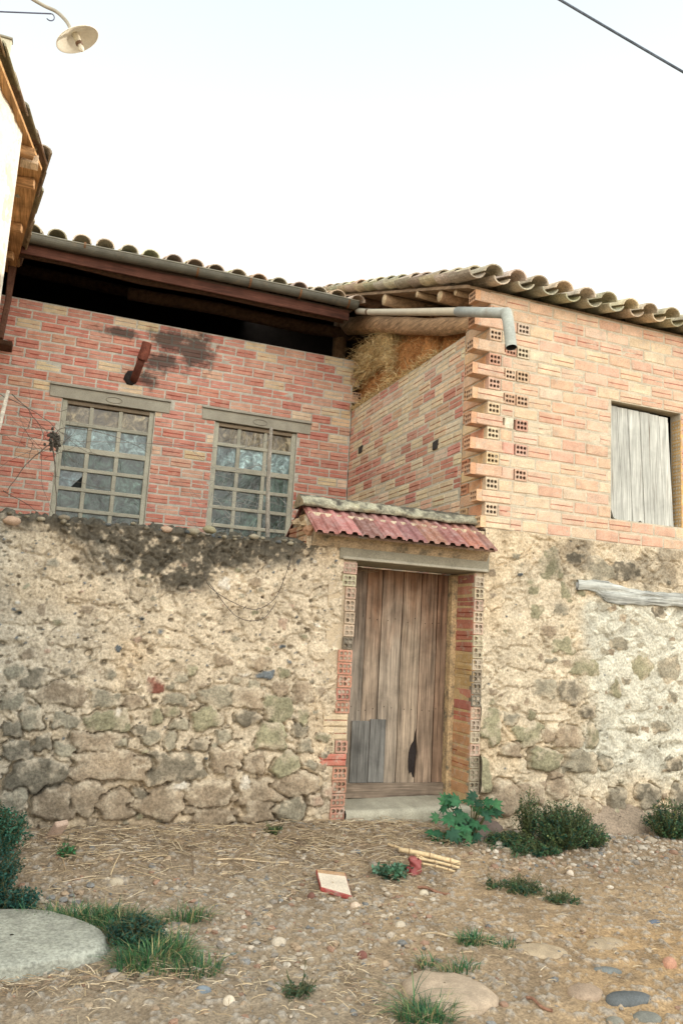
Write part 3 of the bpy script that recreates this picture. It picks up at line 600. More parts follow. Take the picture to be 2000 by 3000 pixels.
def tile_field(b, x0, n, sp, ye, ze, slope, rows, seed, full=(), r=.102, tilt=.026):
    rng = np.random.RandomState(seed); k = math.sqrt(1+slope*slope)
    for i in range(n):
        for kind in ('pan', 'cover'):
            nr = full[1] if full and i < full[0] else rows
            x = x0+i*sp+(sp/2 if kind == 'cover' else 0)
            for j in range(nr):
                y0 = ye+j*.335/k+rng.uniform(-.018, .018)-(.02 if kind == 'cover' else 0); y1 = y0+.42/k
                z0 = ze+slope*(y0-ye); z1 = ze+slope*(y1-ye)
                dx, dx2, dz = rng.uniform(-.012, .012), rng.uniform(-.010, .010), rng.uniform(-.006, .008)
                c = pick(TC, rng, .15)*rng.uniform(.8, 1.12)
                if kind == 'cover': barrel(b, (x+dx, y0, z0+tilt+dz), (x+dx2, y1, z1+dz-.004), (0, 0, 1), r, r*.84, c)
                else: barrel(b, (x+dx, y0+.01, z0+tilt*.8+dz-.0), (x+dx2, y1, z1+dz-.008), (0, 0, 1), r*.88, r*1.0, c, inv=True, sp=(.12, math.pi-.12))
SL = .375
b = MB(); tile_field(b, -6.9, 27, .25, 2.70, 5.53, SL, 4, 51, r=.102)
sr = MB(); sr.prism([(2.80, 5.47), (8.9, 5.47+SL*6.1), (8.9, 5.44+SL*6.1), (2.80, 5.44)], -7.2, -.30, (.050, .034, .024), ax=0)
rf = sr.build('roof', M['dark'], shed); b.build('roof_tiles', M['tile'], rf)
# fascia board, gutter with straps
b = MB(); b.box((-7.2, 2.80, 5.335), (-.33, 2.835, 5.455), (.085, .034, .022), jit=.006, rnd=1)
bevel(b.build('fascia_board', M['wood_x'], shed), .005)
gutter = MB(); gp = [(x, 2.735+.006*math.sin(x*3), 5.535-.012*math.sin(x*1.3)+.002*x) for x in np.linspace(-7.1, -.26, 40)]
def half(pts, r, a0, a1, n, c, b):
    V = []
    for rr in (r, r-.004):
        a = np.linspace(a0, a1, n); V.append(np.array([[(x, y+math.cos(t)*rr, z+math.sin(t)*rr) for t in a] for x, y, z in pts]))
    V = np.concatenate([V[0], V[1][:, ::-1]], 1); b.grid(V, c, closed=True)
half(gp, .078, math.pi, 2*math.pi, 12, (.115, .11, .085), gutter)
gutter.tube([(x, y-.080, z) for x, y, z in gp], .008, 6, (.22, .21, .16)); 
gut = gutter.build('gutter', M['zinc'], shed, smooth=False)
for x in np.arange(-6.6, -.3, .62):
    b = MB(); half([(x, 2.735, 5.533), (x+.022, 2.735, 5.533)], .0845, math.pi*.98, 2*math.pi, 10, (.17, .085, .04), b); b.build('gutter_strap', M['rust'], gut)
# dim loft interior: beams and the closed back of the shed and barn
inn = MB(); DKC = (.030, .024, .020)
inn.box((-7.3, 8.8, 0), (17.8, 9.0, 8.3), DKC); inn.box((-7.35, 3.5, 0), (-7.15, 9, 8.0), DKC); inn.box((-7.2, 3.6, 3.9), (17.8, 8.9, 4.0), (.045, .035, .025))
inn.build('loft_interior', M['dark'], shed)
for y, z, r, x0, x1 in ((3.95, 5.62, .085, -2.9, .3), (2.98, 5.40, .05, -7, -.35), (5.2, 6.15, .08, -7, 0)):
    b = MB(); pts = [(x, y+.02*math.sin(x*2), z+.015*math.sin(x*3+1)) for x in np.linspace(x0, x1, 9)]
    b.tube(pts, r, 10, (.085, .050, .032), lump=.12, seed=int(y*10)); b.build('roof_beam', M['bark'], shed, smooth=True)
for x in (-6.1, -5.2, -4.3, -3.4, -2.5, -1.6, -.75):
    b = MB(); b.tube([(x, 2.86, 5.41), (x, 5.8, 6.51)], .035, 8, (.070, .042, .028), lump=.1, seed=3); b.build('rafter', M['bark'], shed, smooth=True)
b = MB(); b.tube([(-.02, 4.0, 4.0), (0.0, 4.0, 5.85)], .10, 9, (.26, .16, .09), lump=.15, seed=8); b.build('post', M['bark'], shed, smooth=True)
# rusty stove flue poking out of the wall
b = MB(); b.tube([(-2.775, LY+.03, 4.31), (-2.765, 3.30, 4.34), (-2.735, 3.20, 4.46), (-2.715, 3.17, 4.56)], [.045, .045, .045, .043], 12, (.13, .045, .03), lump=.05, seed=1)
b.tube([(-2.722, 3.175, 4.50), (-2.70, 3.15, 4.60), (-2.685, 3.14, 4.70)], [.062, .060, .056], 12, (.17, .055, .035), cap=False, lump=.05, seed=2)
b.tube([(-2.722, 3.175, 4.502), (-2.70, 3.15, 4.60), (-2.685, 3.14, 4.699)], [.057, .055, .051], 12, (.03, .02, .02), cap=False)
b.tube([(-2.80, LY-.002, 4.33), (-2.80, LY-.014, 4.33)], .085, 9, (.03, .026, .024), lump=.4, seed=5)
b.build('flue_pipe', M['rust'], shed, smooth=True)
# corbel bracket at the left end of the wall
b = MB(); b.prism([(LY, 4.50), (LY-.20, 4.47), (LY-.17, 4.43), (LY, 4.40)], -4.55, -4.12, (.10, .055, .035), ax=0)
bevel(b.build('corbel', M['rust'], shed), .006)

# ================================================================== brick barn (right)
barn = thing('brick_barn', (1.0, .3, .0), 'pale hollow-brick barn with toothed corner, tiled roof and rubble stone base, right of the door', 'barn')
bb, mb = MB(), MB()
def pal_r(u, z, r):
    q = r.rand(); c = pick(PALE, r) if q < .84 else (pick(YEL, r)*.5+pick(PALE, r)*.5 if q < .94 else pick(RED, r)*.4+pick(PALE, r)*.6)
    c = c*.65+np.array((.62, .44, .31))*.35
    return c*1.0
ZT = 2.45+19*BH
pairs = {16: (0, 1), 14: (1, 1), 12: (1, 1), 10: (1, 1), 8: (2, 1), 6: (0, 1), 4: (0, 1)}
def ends_r(k, a, c):
    kk = 18-k
    if kk % 2: return (.138, c)
    return (.43 if kk in pairs else (.26 if kk in (0, 2) else .165), c)
bond(bb, mb, (0, 0, 0), (1, 0, 0), (0, -1, 0), 0, 17.6, ZT, 19, pal_r, 61, openings=[(1.36, 2.205, 2.68, 3.80)], ends=ends_r, mort=(.50, .44, .33), groove=.003, depth=.14, gp=.5)
rng = np.random.RandomState(19)
tooth = MB()
HB = BH-.0125
for kk in range(19):
    z = 2.45+kk*BH+.006
    if kk % 2:        # header brick: six-hole end to the street, long face to the yard
        hole_face(bb, (.004, -.004, z), (1, 0, 0), (0, -1, 0), .122, HB, pick(PALE if rng.rand() < .6 else YEL, rng), rng, body=.064, depth=.06, blocked=.04)
        c = pick(PALE, rng)*np.array([1.02, .86, .72]); brick(bb, (.0, .285, z), (0, -1, 0), (-1, 0, 0), .222, HB, c, rng, groove=0, depth=.12)
        hole_face(bb, (-.002, .435, z), (0, -1, 0), (-1, 0, 0), .115, HB, pick(PALE, rng)*np.array([1, .8, .65]), rng, body=.05, blocked=.1)
    else:             # stretcher that juts out past the corner like a tooth
        x0 = -.165 if kk >= 4 else (-.092 if kk == 2 else -.035); x1 = .162 if kk not in (0, 2) else .256
        x0 += rng.uniform(-.008, .008)
        if kk not in (16,): pass
        c = pick(PALE, rng)*.6+np.array((.62, .46, .32))*.4
        brick(bb, (x0+.052, -.006, z), (1, 0, 0), (0, -1, 0), x1-x0-.052, HB, c, rng, groove=.003 if rng.rand() < .5 else 0, depth=.118)
        bb.obox((x0+.052, .112, z+.002), (x1-x0-.052, 0, 0), (0, 0, HB-.004), (0, -.02, 0), c)
        bb.obox((x0+.052, -.002, z+.004), (.3, 0, 0), (0, .112, 0), (0, 0, .02), c)
        hole_face(bb, (x0, .112, z), (0, -1, 0), (-1, 0, 0), .118, HB, c*np.array([1, .86, .74]), rng, body=.053, blocked=.05)
        c2 = pick(YEL if rng.rand() < .5 else PALE, rng)*np.array([1, .9, .8]); brick(bb, (-.002, .44, z), (0, -1, 0), (-1, 0, 0), .315, HB, c2, rng, groove=0, depth=.12)
        if kk in pairs:
            a, d = pairs[kk]
            c3 = pick(PALE, rng)
            if a == 1: hole_face(bb, (.176, -.004, z), (1, 0, 0), (0, -1, 0), .108, HB, c3, rng, body=.04, blocked=.1)
            elif a == 2: brick(bb, (.185, -.002, z), (1, 0, 0), (0, -1, 0), .09, HB, (.66, .60, .45), rng, groove=0)
            else: brick(bb, (.172, -.002, z), (1, 0, 0), (0, -1, 0), .115, HB, c3, rng, groove=0)
            hole_face(bb, (.30, -.004, z), (1, 0, 0), (0, -1, 0), .122, HB, pick(PALE, rng), rng, body=.04, blocked=.03)
bb.build('street_wall', M['brickold'], barn)
mb.box((.062, .062, 2.44), (.44, .39, 4.60), (.47, .40, .30))
for kk in range(20): mb.box((.006, .006, 2.45+kk*BH-.010), (.43, .435, 2.45+kk*BH+.0075), (.50, .43, .32), jit=.002, rnd=kk)
mb.build('mortar_bed', M['concrete'], barn)
# long side wall along the yard
bb, mb = MB(), MB()
def pal_s(u, z, r):
    q = r.rand(); f = u/2.95
    if q < .40-.22*f: c = pick(RED, r)*.8+pick(PALE, r)*.2
    elif q < .70-.05*f: c = pick(PALE, r)
    else: c = pick(YEL, r)*.55+np.array((.62, .52, .36))*.45
    return c
bond(bb, mb, (0, LY, 0), (0, -1, 0), (-1, 0, 0), 0.0, 2.95, 4.375, 22, pal_s, 71, mort=(.50, .46, .36), groove=.006, depth=.14)
for y, z in ((3.0, 3.73), (.98, 3.36)):       # two near-black blocks set in as putlog holes
    mb.box((-.012, y-.055, z), (.02, y+.055, z+.085), (.05, .045, .04), jit=.01, rnd=3)
bb.build('side_wall', M['brick'], barn); mb.build('mortar_bed', M['concrete'], barn)
# roof
b = MB(); tile_field(b, -.235+.0, 72, .25, -.20, 4.690, SL, 3, 52, full=(2, 15), r=.098)
rng = np.random.RandomState(2)
sr = MB(); sr.prism([(.02, 4.665), (8.9, 4.625+SL*9.0), (8.9, 4.595+SL*9.0), (.02, 4.635)], -.235, 17.9, (.30, .21, .13), ax=0)
rf = sr.build('roof', M['wood_y'], barn); b.build('roof_tiles', M['tile'], rf)
for y, r, dz, x0, cc in ((.60, .062, .0, -.21, (.33, .20, .11)), (1.97, .070, .0, -.22, (.40, .27, .16)), (2.93, .055, .0, -.20, (.26, .16, .10)), (1.08, .036, .0, -.23, (.36, .25, .15)), (.30, .032, .0, -.20, (.34, .23, .14)), (3.9, .06, 0, -.2, (.2, .13, .08))):
    z = 4.595+SL*(y+.10)-r*1.02
    b = MB(); b.tube([(x0, y, z), (.5, y+.01, z-.004), (3, y, z), (17, y, z)], [r, r*1.03, r, r], 9, cc, lump=.16, seed=int(y*9)); b.tube([(x0-.003, y, z), (x0, y, z)], r*.94, 9, (.58, .44, .27)); b.build('purlin', M['bark'], barn, smooth=True)
b = MB(); pts = [(.07+.02*math.sin(t*5), 4.1-t*3.85, 5.79-t*1.35+.03*math.sin(t*6)) for t in np.linspace(0, 1, 12)]
b.tube(pts, [.13, .12, .125, .115, .11, .10, .11, .095, .09, .095, .08, .075], 12, (.50, .33, .19), lump=.12, seed=6)
b.build('log_beam', M['wood_y'], barn, smooth=True)
# far end wall and yard-side return that close the barn
b = MB(); b.box((17.6, .1, 0), (17.8, 8.9, 7.9), (.4, .32, .22)); b.build('end_wall', M['concrete'], barn)
# shuttered opening
b = MB(); b.box((1.30, .32, 2.5), (2.4, .34, 3.95), (.02, .016, .014)); b.build('dark_backdrop', M['dark'], barn)  # near-black sheet put behind the opening for the dark inside
tp = [1.365, 1.475, 1.60, 1.745, 1.87, 1.98, 2.09]; bt = [1.44, 1.555, 1.665, 1.80, 1.925, 2.04, 2.155]
b = MB(); rng = np.random.RandomState(9)
lowz = [2.70, 2.675, 2.672, 2.670, 2.675, 2.680]
frm = None
for i in range(6):
    g = MB(); x0, x1, q0, q1 = tp[i], tp[i+1]-.004, bt[i], bt[i+1]-.005
    zt, zb = 3.80-.004*i, lowz[i]
    P_ = [(q0, zb), (q0+(q1-q0)*.3, zb-.010+rng.rand()*.03), (q0+(q1-q0)*.65, zb+rng.rand()*.04), (q1, zb-.005)]
    if i == 0: P_ = [(q0+.0, 2.70), (q1, 2.68)]
    left = [(x0+(q0-x0)*t+(rng.rand()-.5)*.004, zt+(zb-zt)*t) for t in (.0, .2, .4, .6, .8)]
    if i == 0: left = [(1.366, zt), (1.368, 3.4), (1.37, 3.1), (1.385, 2.95), (1.40, 2.80)]
    right = [(x1+(q1-x1)*t+(rng.rand()-.5)*.004, zt+(zb-zt)*t) for t in (.8, .6, .4, .2, 0)]
    g.prism(left+P_+right, .055+rng.uniform(-.006, .006), .078, np.array((.50, .505, .455))*rng.uniform(.88, 1.08))
    if frm is None: frm = g.build('shutter', M['palewood'], barn); frm['label'] = 'bleached grey plank shutter'
    else: g.build('board', M['palewood'], frm)
g = MB(); g.box((2.03, .085, 3.25), (2.125, .10, 3.74), (.42, .36, .28)); g.build('board', M['palewood'], frm)
bj = MB(); rng = np.random.RandomState(21)
for k in range(10):
    z = 2.68+k*.1095; hole_face(bj, (2.204, .125, z), (0, -1, 0), (-1, 0, 0), .122, .100, (.62, .40, .17), rng, cols=3, body=.05, blocked=.15)
bj.build('opening_jamb', M['brickold'], barn)
# downpipe: leaves the gutter end, runs down along the verge and drops past the corner
pz = MB(); pz.tube([(-.235, 2.76, 5.455), (-.25, 2.30, 5.266), (-.25, 1.1, 4.81), (-.25, .12, 4.442)], .038, 12, (.50, .45, .34))
pz.tube([(-.245, 2.38, 5.30), (-.245, 2.33, 5.28)], .047, 12, (.12, .08, .05))
pz2 = MB(); pz2.tube([(-.25, .15, 4.452), (-.25, -.30, 4.272), (-.25, -.69, 4.118)], .045, 14, (.37, .39, .35)); pz2.tube([(-.25, -.66, 4.145), (-.25, -.70, 4.06), (-.25, -.76, 3.80)], [.046, .046, .045], 14, (.37, .39, .34), cap=False)
pz2.tube([(-.25, -.67, 4.09), (-.25, -.70, 4.06), (-.25, -.76, 3.803)], [.04, .041, .041], 12, (.04, .04, .04), cap=False)
dp = pz.build('drainpipe', M['paint'], None, smooth=True, loc=(-.25, -.76, 3.8)); tag(dp, 'cream and grey drainpipe running from the gutter past the toothed brick corner', 'drainpipe')
pe = pz2.build('pipe_elbow', M['zinc'], dp, smooth=True)

# rubble base under the barn wall
xs = np.concatenate([[GX1+.09], np.arange(.02, 2.5, .0085), np.arange(2.5, 6.0, .016), np.arange(6.0, 17.6, .12)])
nz = 330; zv = np.linspace(-.45, 2.452, nz)
X, Z = np.meshgrid(xs, zv)
Z = Z+(.012*(fbm(X*9, Z*0, 300, 3)-.5))*ss(2.2, 2.45, Z)
st = fill_stones(RS, .05, 2.4, -.1, 2.3, 45, 15, .018, .045, 'gobb'); st = fill_stones(st, 2.3, 6.0, -.1, 1.3, 90, 16, .05, .14, 'gobbd')
def plaster_r(X, Z): return ss(.95, 1.18, X+.35*(fbm(X*2.3, Z*2.3, 301, 4)-.5))*ss(2.0, 1.85, Z)*ss(.15, .5, Z+.25*(fbm(X*3, Z*3, 302, 3)-.5))
h, C = rubble(X, Z, st, 140, lambda z, a: float(np.interp(z, [0, .5, 1.0, 1.4, 2.2], [.04, .034, .022, .010, .008]))*min(1.2, a/.09+.25), (.57, .485, .35), 1.0, 1500, plaster=plaster_r)
dk_ = ss(.45, .62, fbm(X*4, Z*4, 305, 4))*ss(1.95, 2.15, Z)*ss(.5, .9, X)*.45; C = C*(1-dk_[..., None])
h = h*ss(2.455, 2.40, Z)+.004
b = MB(); b.grid(np.stack([X, -h, Z], -1), C); b.box((.02, .06, -.4), (17.6, .42, 2.435), MORT)
b.build('stone_base', M['rubble'], barn, smooth=True)
# bleached timber lintel bedded in the rubble
tx = np.linspace(.965, 3.4, 60); topz = 2.05+.035*np.exp(-((tx-1.25)/.2)**2)-.02*np.sin((tx-1.3)*3)+.004*np.sin(tx*40); 
botz = np.interp(tx, [.965, 1.17, 1.30, 1.5, 2.2, 3.4], [1.985, 1.985, 1.885, 1.885, 1.915, 1.92])+.006*np.sin(tx*25)
V = []
for s_ in np.linspace(0, 1, 14):
    zz = botz+(topz-botz)*s_; crk = .022*ss(.55, .66, fbm(tx*2.2, zz*42+3, 71, 3))
    V.append(np.stack([tx, -.035+crk-.012*math.sin(s_*math.pi)+.01*(fbm(tx*6, zz*20, 72, 2)-.5), zz], -1))
V = np.array(V); V = np.concatenate([V[:1]+[0, .07, 0], V, V[-1:]+[0, .07, 0]])
b = MB(); b.grid(V, (.42, .43, .39)); b.prism([(.965, 1.985), (.965, 2.05), (.99, 2.06), (.99, 1.985)], -.03, .06, (.3, .3, .28))
b.build('timber_lintel', M['greywood'], barn, smooth=True)

# ================================================================== gateway with door
gate = thing('gateway', (-.63, .2, .1), 'brick-jambed gateway with a plank door, concrete lintel and little red ribbed-tile gable roof', 'gateway')
bj = MB(); rng = np.random.RandomState(33)
PL = [(.52, .44, .31), (.50, .36, .27), (.47, .38, .27)]; RB = [(.44, .18, .12), (.48, .22, .15), (.38, .155, .11)]; GB = [(.20, .17, .13), (.17, .145, .11)]
H2 = .100
for k in range(20):
    z = .05+k*H2; c = pick(PL, rng); zc = z+.05
    if .83 < zc < 1.32: c = pick(RB, rng)*.9+np.array((.5, .42, .3))*.12
    if 1.32 < zc < 1.42: c = pick(GB, rng)
    if zc < .45: c = pick(RB, rng)*.7+np.array((.4, .3, .2))*.3
    if .44 < zc < .55: brick(bj, (-1.395, -.012, z), (1, 0, 0), (0, -1, 0), .215, H2-.01, (.45, .17, .12), rng)
    elif .55 < zc < .65: hole_face(bj, (-1.275, -.008, z), (1, 0, 0), (0, -1, 0), .10, H2-.01, pick(RB, rng)*.6+np.array((.5, .4, .3))*.4, rng, cols=2, blocked=.35, body=.05); hole_face(bj, (-1.395, -.008, z), (1, 0, 0), (0, -1, 0), .11, H2-.01, pick(PL, rng), rng, cols=2, blocked=.5, body=.05)
    elif .65 < zc < .85: brick(bj, (-1.385, -.008, z), (1, 0, 0), (0, -1, 0), .20, H2-.01, (.55, .44, .29), rng)
    else:
        wd = .115 if zc < 1.35 or zc > 1.9 else .085
        hole_face(bj, (-1.173-wd+rng.uniform(-.004, .004), -.006-rng.rand()*.006, z), (1, 0, 0), (0, -1, 0), wd, H2-.009, c, rng, cols=3 if wd > .1 else 2, blocked=.85 if zc > .8 else .45, body=.05, fillc=(.46, .38, .28) if c[0] > .3 else (.25, .22, .17))
for k in range(19):
    z = .13+k*H2; zc = z+.05; c = pick(PL, rng)
    if .98 < zc < 1.2: c = pick(GB, rng)*1.3
    if zc < .5: c = np.array((.30, .26, .18))
    hole_face(bj, (-.077, -.004-rng.rand()*.006, z), (1, 0, 0), (0, -1, 0), .088, H2-.009, c, rng, cols=2, blocked=.55 if zc > .6 else .9, body=.05, fillc=(.46, .38, .28))
bj.box((-1.400, .012, -.2), (-1.175, .42, 2.35), (.47, .38, .26)); bj.box((-.068, .012, -.2), (.03, .44, 2.2), (.47, .38, .26))
for k in range(20):
    z = .11+k*H2*.975; zc = z
    c = pick(RB, rng) if zc > .75 else pick(RB, rng)*.45+np.array((.50, .33, .15))*.55
    if 1.05 < zc < 1.3: c = np.array((.48, .33, .15))
    brick(bj, (-.079, .298, z), (0, -1, 0), (-1, 0, 0), .292, H2*.83, c*rng.uniform(.9, 1.1), rng, groove=.004 if rng.rand() < .4 else 0, depth=.02)
bj.box((-.076, .008, .08), (-.06, .30, 2.05), (.52, .38, .20))
bj.build('jamb', M['brickold'], gate)
b = MB(); b.box((-.125, .296, .12), (-.062, .40, 2.05), (.54, .39, .22), jit=.004, rnd=2); bevel(b.build('door_frame', M['mortar'], gate), .006)
# lintel
b = MB(); b.prism([(-.028, 2.066), (-.022, 2.225), (.40, 2.225), (.40, 2.058), (.0, 2.058)], -1.335, .048, (.265, .245, .185), ax=0)
b.prism([(-.045, 2.062), (-.040, 2.082), (-.02, 2.09), (-.02, 2.062)], -1.31, .03, (.40, .37, .29), ax=0)
bevel(b.build('lintel', M['concrete'], gate), .006)
# render over the lintel and under the eaves
xs = np.arange(-1.615, .04, .01); zs = np.linspace(2.10, 2.42, 40); X, Z = np.meshgrid(xs, zs)
h, C = rubble(X, Z, fill_stones([], -1.6, -1.3, 2.1, 2.3, 5, 3, .02, .04), 170, lambda z, a: .008, MORT, .8, 30, pebz=(2.1, 2.4))
h = h*ss(-1.615, -1.56, X)
b = MB(); b.grid(np.stack([X, .003-h*.8, Z], -1), C); b.box((-1.61, .03, 2.08), (.02, .41, 2.40), MORT); b.build('render_band', M['rubble'], gate, smooth=True)
# little gable roof
RY, RZ, EY, EZ = .17, 2.505, -.235, 2.245
xs = np.arange(-1.625, .012, .0053); ns = 9; RT = [(.30, .125, .105), (.34, .15, .125), (.28, .12, .11), (.35, .17, .14)]
b = MB()
for side in (0, 1):
    ti = np.floor((xs+1.625)/.192).astype(int); rng = np.random.RandomState(5+side)
    jz = (rng.rand(20)-.5)*.016; js = (rng.rand(20)-.5)*.034; jc = [pick(RT, rng, .2)*rng.uniform(.75, 1.2) for _ in range(20)]
    ph = ((xs+1.625)/.096) % 1.0
    prof = .020*(ss(.08, .22, ph)-ss(.55, .70, ph))
    ey, ez = (EY, EZ) if side == 0 else (2*RY-EY+.04, EZ-.02)
    rows_ = []
    for th in (0, -.014):
        V = []
        for s_ in np.linspace(0, 1, ns):
            y = RY+(ey-RY)*s_+js[ti]*s_*(1 if side == 0 else -1); z = RZ+(ez-RZ)*s_+prof+jz[ti]*s_+th
            V.append(np.stack([xs, y, z], -1))
        rows_.append(np.array(V))
    V = np.concatenate([rows_[0], rows_[1][::-1]]); Cc = np.tile(np.array([jc[t] for t in ti])[None], (2*ns, 1, 1))
    b.grid(V if side == 0 else V[:, ::-1], Cc)
    x_ = xs[0]; e0 = rows_[0][:, 0]; e1 = rows_[1][:, 0]; b.grid(np.stack([e0, e1], 1), (.30, .12, .09))
    e0 = rows_[0][:, -1]; e1 = rows_[1][:, -1]; b.grid(np.stack([e0, e1], 1), (.30, .12, .09))
tr = b.build('gable_roof', M['redtile'], gate)
b = MB(); b.prism([(EY+.03, EZ-.012), (RY, RZ-.02), (2*RY-EY, EZ-.04), (2*RY-EY, EZ-.055), (RY, RZ-.035), (EY+.03, EZ-.028)], -1.60, -.01, (.16, .10, .065), ax=0)
b.prism([(RY-.30, 2.30), (RY, RZ-.05), (RY+.25, 2.32), (RY+.25, 2.15), (RY-.19, 2.15)], -1.575, 0.02, (.45, .34, .22), ax=0)
b.build('roof_bedding', M['mortar'], tr)
# ridge: a rough mortar roll with lichen
t = np.linspace(0, 1, 200); a = np.linspace(-.35, math.pi+.35, 26); T, A = np.meshgrid(t, a, indexing='ij')
x = -1.655+1.755*T; lump = fbm(x*6, A*1.2, 401, 4); l2 = fbm(x*22, A*3.5, 402, 3)
rr = .058*(.74+.50*lump+.30*(l2-.5))+.014*ss(.7, 1.3, np.abs(A-math.pi/2))
side_ = np.cos(A)
skirt = ss(.75, 1.0, np.abs(side_))*(.55+.8*vn(x*9, A*0, 403))
yy = RY-side_*rr*(1.0+.75*skirt); zz = RZ+.020+np.sin(A)*rr*.95-.035*skirt
C = np.zeros(T.shape+(3,)); pal = ss(.55, .95, np.abs(side_)+.9*(l2-.5)+.5*(lump-.5))[..., None]
C = np.array([.125, .115, .09])*(.4+1.1*l2[..., None])*(1-pal)+np.array([.38, .36, .26])*(.35+1.0*l2[..., None])*pal
yel = ss(.6, .7, fbm(x*11, A*2, 405, 3))[..., None]*ss(-.3, -1.0, x)[..., None]; C = C*(1-yel*.5)+np.array([.46, .42, .26])*yel*.5
b = MB(); b.grid(np.stack([x, yy, zz], -1), C)
b.add([(x[0, i], yy[0, i], zz[0, i]) for i in range(26)], [list(range(26))], (.42, .33, .21)); b.add([(x[-1, i], yy[-1, i], zz[-1, i]) for i in range(26)], [list(range(26))[::-1]], (.42, .36, .25))
b.build('ridge_cap', M['mortar'], tr, smooth=True)
# rough brick fill in the left gable end
b = MB(); rng = np.random.RandomState(6); TB = [(.46, .31, .18), (.44, .24, .14), (.50, .36, .21)]
for z, y0, l in ((2.135, .20, .19), (2.135, .44, .24), (2.235, .26, .24), (2.235, .46, .2)):
    brick(b, (-1.612-rng.rand()*.012, y0, z), (0, -1, 0), (-1, 0, 0), l-.012, .088, pick(TB, rng), rng, depth=.10)
hole_face(b, (-1.615, .235, 2.335), (0, -1, 0), (-1, 0, 0), .13, .075, (.46, .31, .17), rng, cols=3, body=.08, blocked=.3)
b.pebble((-1.60, .26, 2.36), (.05, .06, .04), 3, (.5, .38, .24), .3); b.pebble((-1.60, .10, 2.33), (.05, .05, .03), 7, (.48, .36, .22), .3); b.pebble((-1.585, .02, 2.27), (.05, .06, .045), 9, (.45, .26, .16), .3)
b.build('gable_brick', M['brickold'], gate)
# threshold
X, T = np.meshgrid(np.arange(-1.172, -.07, .012), np.linspace(0, 1, 30))
yv = np.interp(T, [0, .15, .45, .55, .62, 1], [.05, -.015, -.045, -.050, -.03, .38]); zv = np.interp(T, [0, .15, .45, .55, .62, 1], [-.06, -.02, .02, .095, .118, .128])+.022*ss(-1.1, -.3, X)*T
q = fbm(X*14, T*6, 501, 4)-.5; low = ss(.5, .1, T); yv = yv-.05*q*(low+.12)-.03*low*fbm(X*5, T, 502, 2); zv = zv+.03*q*low+.004*q
C = np.array([.345, .325, .25])*(.85+.4*(q[..., None]+.5))*(1-low[..., None])+np.array([.43, .34, .22])*(.8+.5*(q[..., None]+.5))*low[..., None]
b = MB(); b.grid(np.stack([X, yv, zv], -1), C); b.build('threshold', M['concrete'], gate, smooth=True)
# the door
DY = .37; pk = [-1.168, -1.035, -.917, -.771, -.575, -.392, -.232, -.128]
rng = np.random.RandomState(8); door = None
WC = [(.26, .25, .23), (.26, .22, .175), (.31, .24, .175), (.33, .27, .205), (.325, .255, .185), (.28, .205, .145), (.25, .165, .11)]
for i in range(7):
    x0, x1 = pk[i]+.0042, pk[i+1]-.0042; g = MB(); yj = rng.uniform(-.004, .004); ztop = 2.045
    zz = np.linspace(.13, ztop, 9)
    L_ = [(x0+(rng.rand()-.5)*.004, z) for z in zz]; Rr = [(x1+(rng.rand()-.5)*.004, z) for z in zz[::-1]]
    if i == 4:      # ragged hole burnt and broken out of this plank's edge
        Rr = [(x1, ztop), (x1, 1.4), (x1, .70), (x1-.012, .655), (x1-.018, .60), (x1-.045, .56), (x1-.063, .50), (x1-.066, .43), (x1-.060, .36), (x1-.045, .315), (x1-.03, .335), (x1-.018, .30), (x1, .29), (x1, .13)]
    if i == 5: L_ = [(x0, .13), (x0, .30), (x0+.004, .34), (x0+.008, .42), (x0+.018, .49), (x0+.012, .55), (x0+.003, .60), (x0, .66), (x0, 1.4), (x0, ztop)]
    g.prism(L_+Rr, DY+yj, DY+.022+yj, WC[i])
    for zn in (.86, 1.62):
        for k in range(2): g.pebble(((x0+x1)/2+(k-.5)*.07, DY+yj-.001, zn+rng.uniform(-.02, .02)), (.0045, .003, .0045), i, (.06, .035, .025))
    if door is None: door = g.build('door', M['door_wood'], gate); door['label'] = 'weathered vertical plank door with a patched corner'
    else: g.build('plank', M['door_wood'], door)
g = MB(); g.box((-1.165, DY+.026, .13), (-.10, DY+.045, 2.04), (.028, .022, .02)); g.build('blackout_board', M['dark'], door)  # added near-black board, blocks light so the broken hole stays dark
for x0, x1, z1 in ((-1.00, -.842, .757), (-.833, -.690, .772)):
    g = MB(); g.box((x0, DY-.020, .258), (x1, DY-.006, z1), (.165, .160, .145), jit=.002, rnd=int(-x0*100)); bevel(g.build('patch_board', M['wood_z'], door), .002)
g = MB(); g.box((-1.168, DY-.024, .135), (-.095, DY-.004, .253), (.20, .155, .115), jit=.002, rnd=5); bevel(g.build('bottom_rail', M['wood_x'], door), .003)
g = MB(); rng = np.random.RandomState(14)
for i in range(9): 
    x = -1.14+rng.rand()*.15; g.tube([(x, DY-.02, 2.05), (x+.04+rng.rand()*.05, DY-.05, 1.99+rng.rand()*.03), (x+.12+rng.rand()*.08, DY-.04, 2.02+rng.rand()*.03)], .0018, 4, (.22, .16, .10), cap=False)
tag(g.build('dry_stalks', M['straw'], None, loc=(-1.05, .34, 2.0)), 'wisp of dry stalks caught under the lintel at the top left of the door', 'dry stalks')

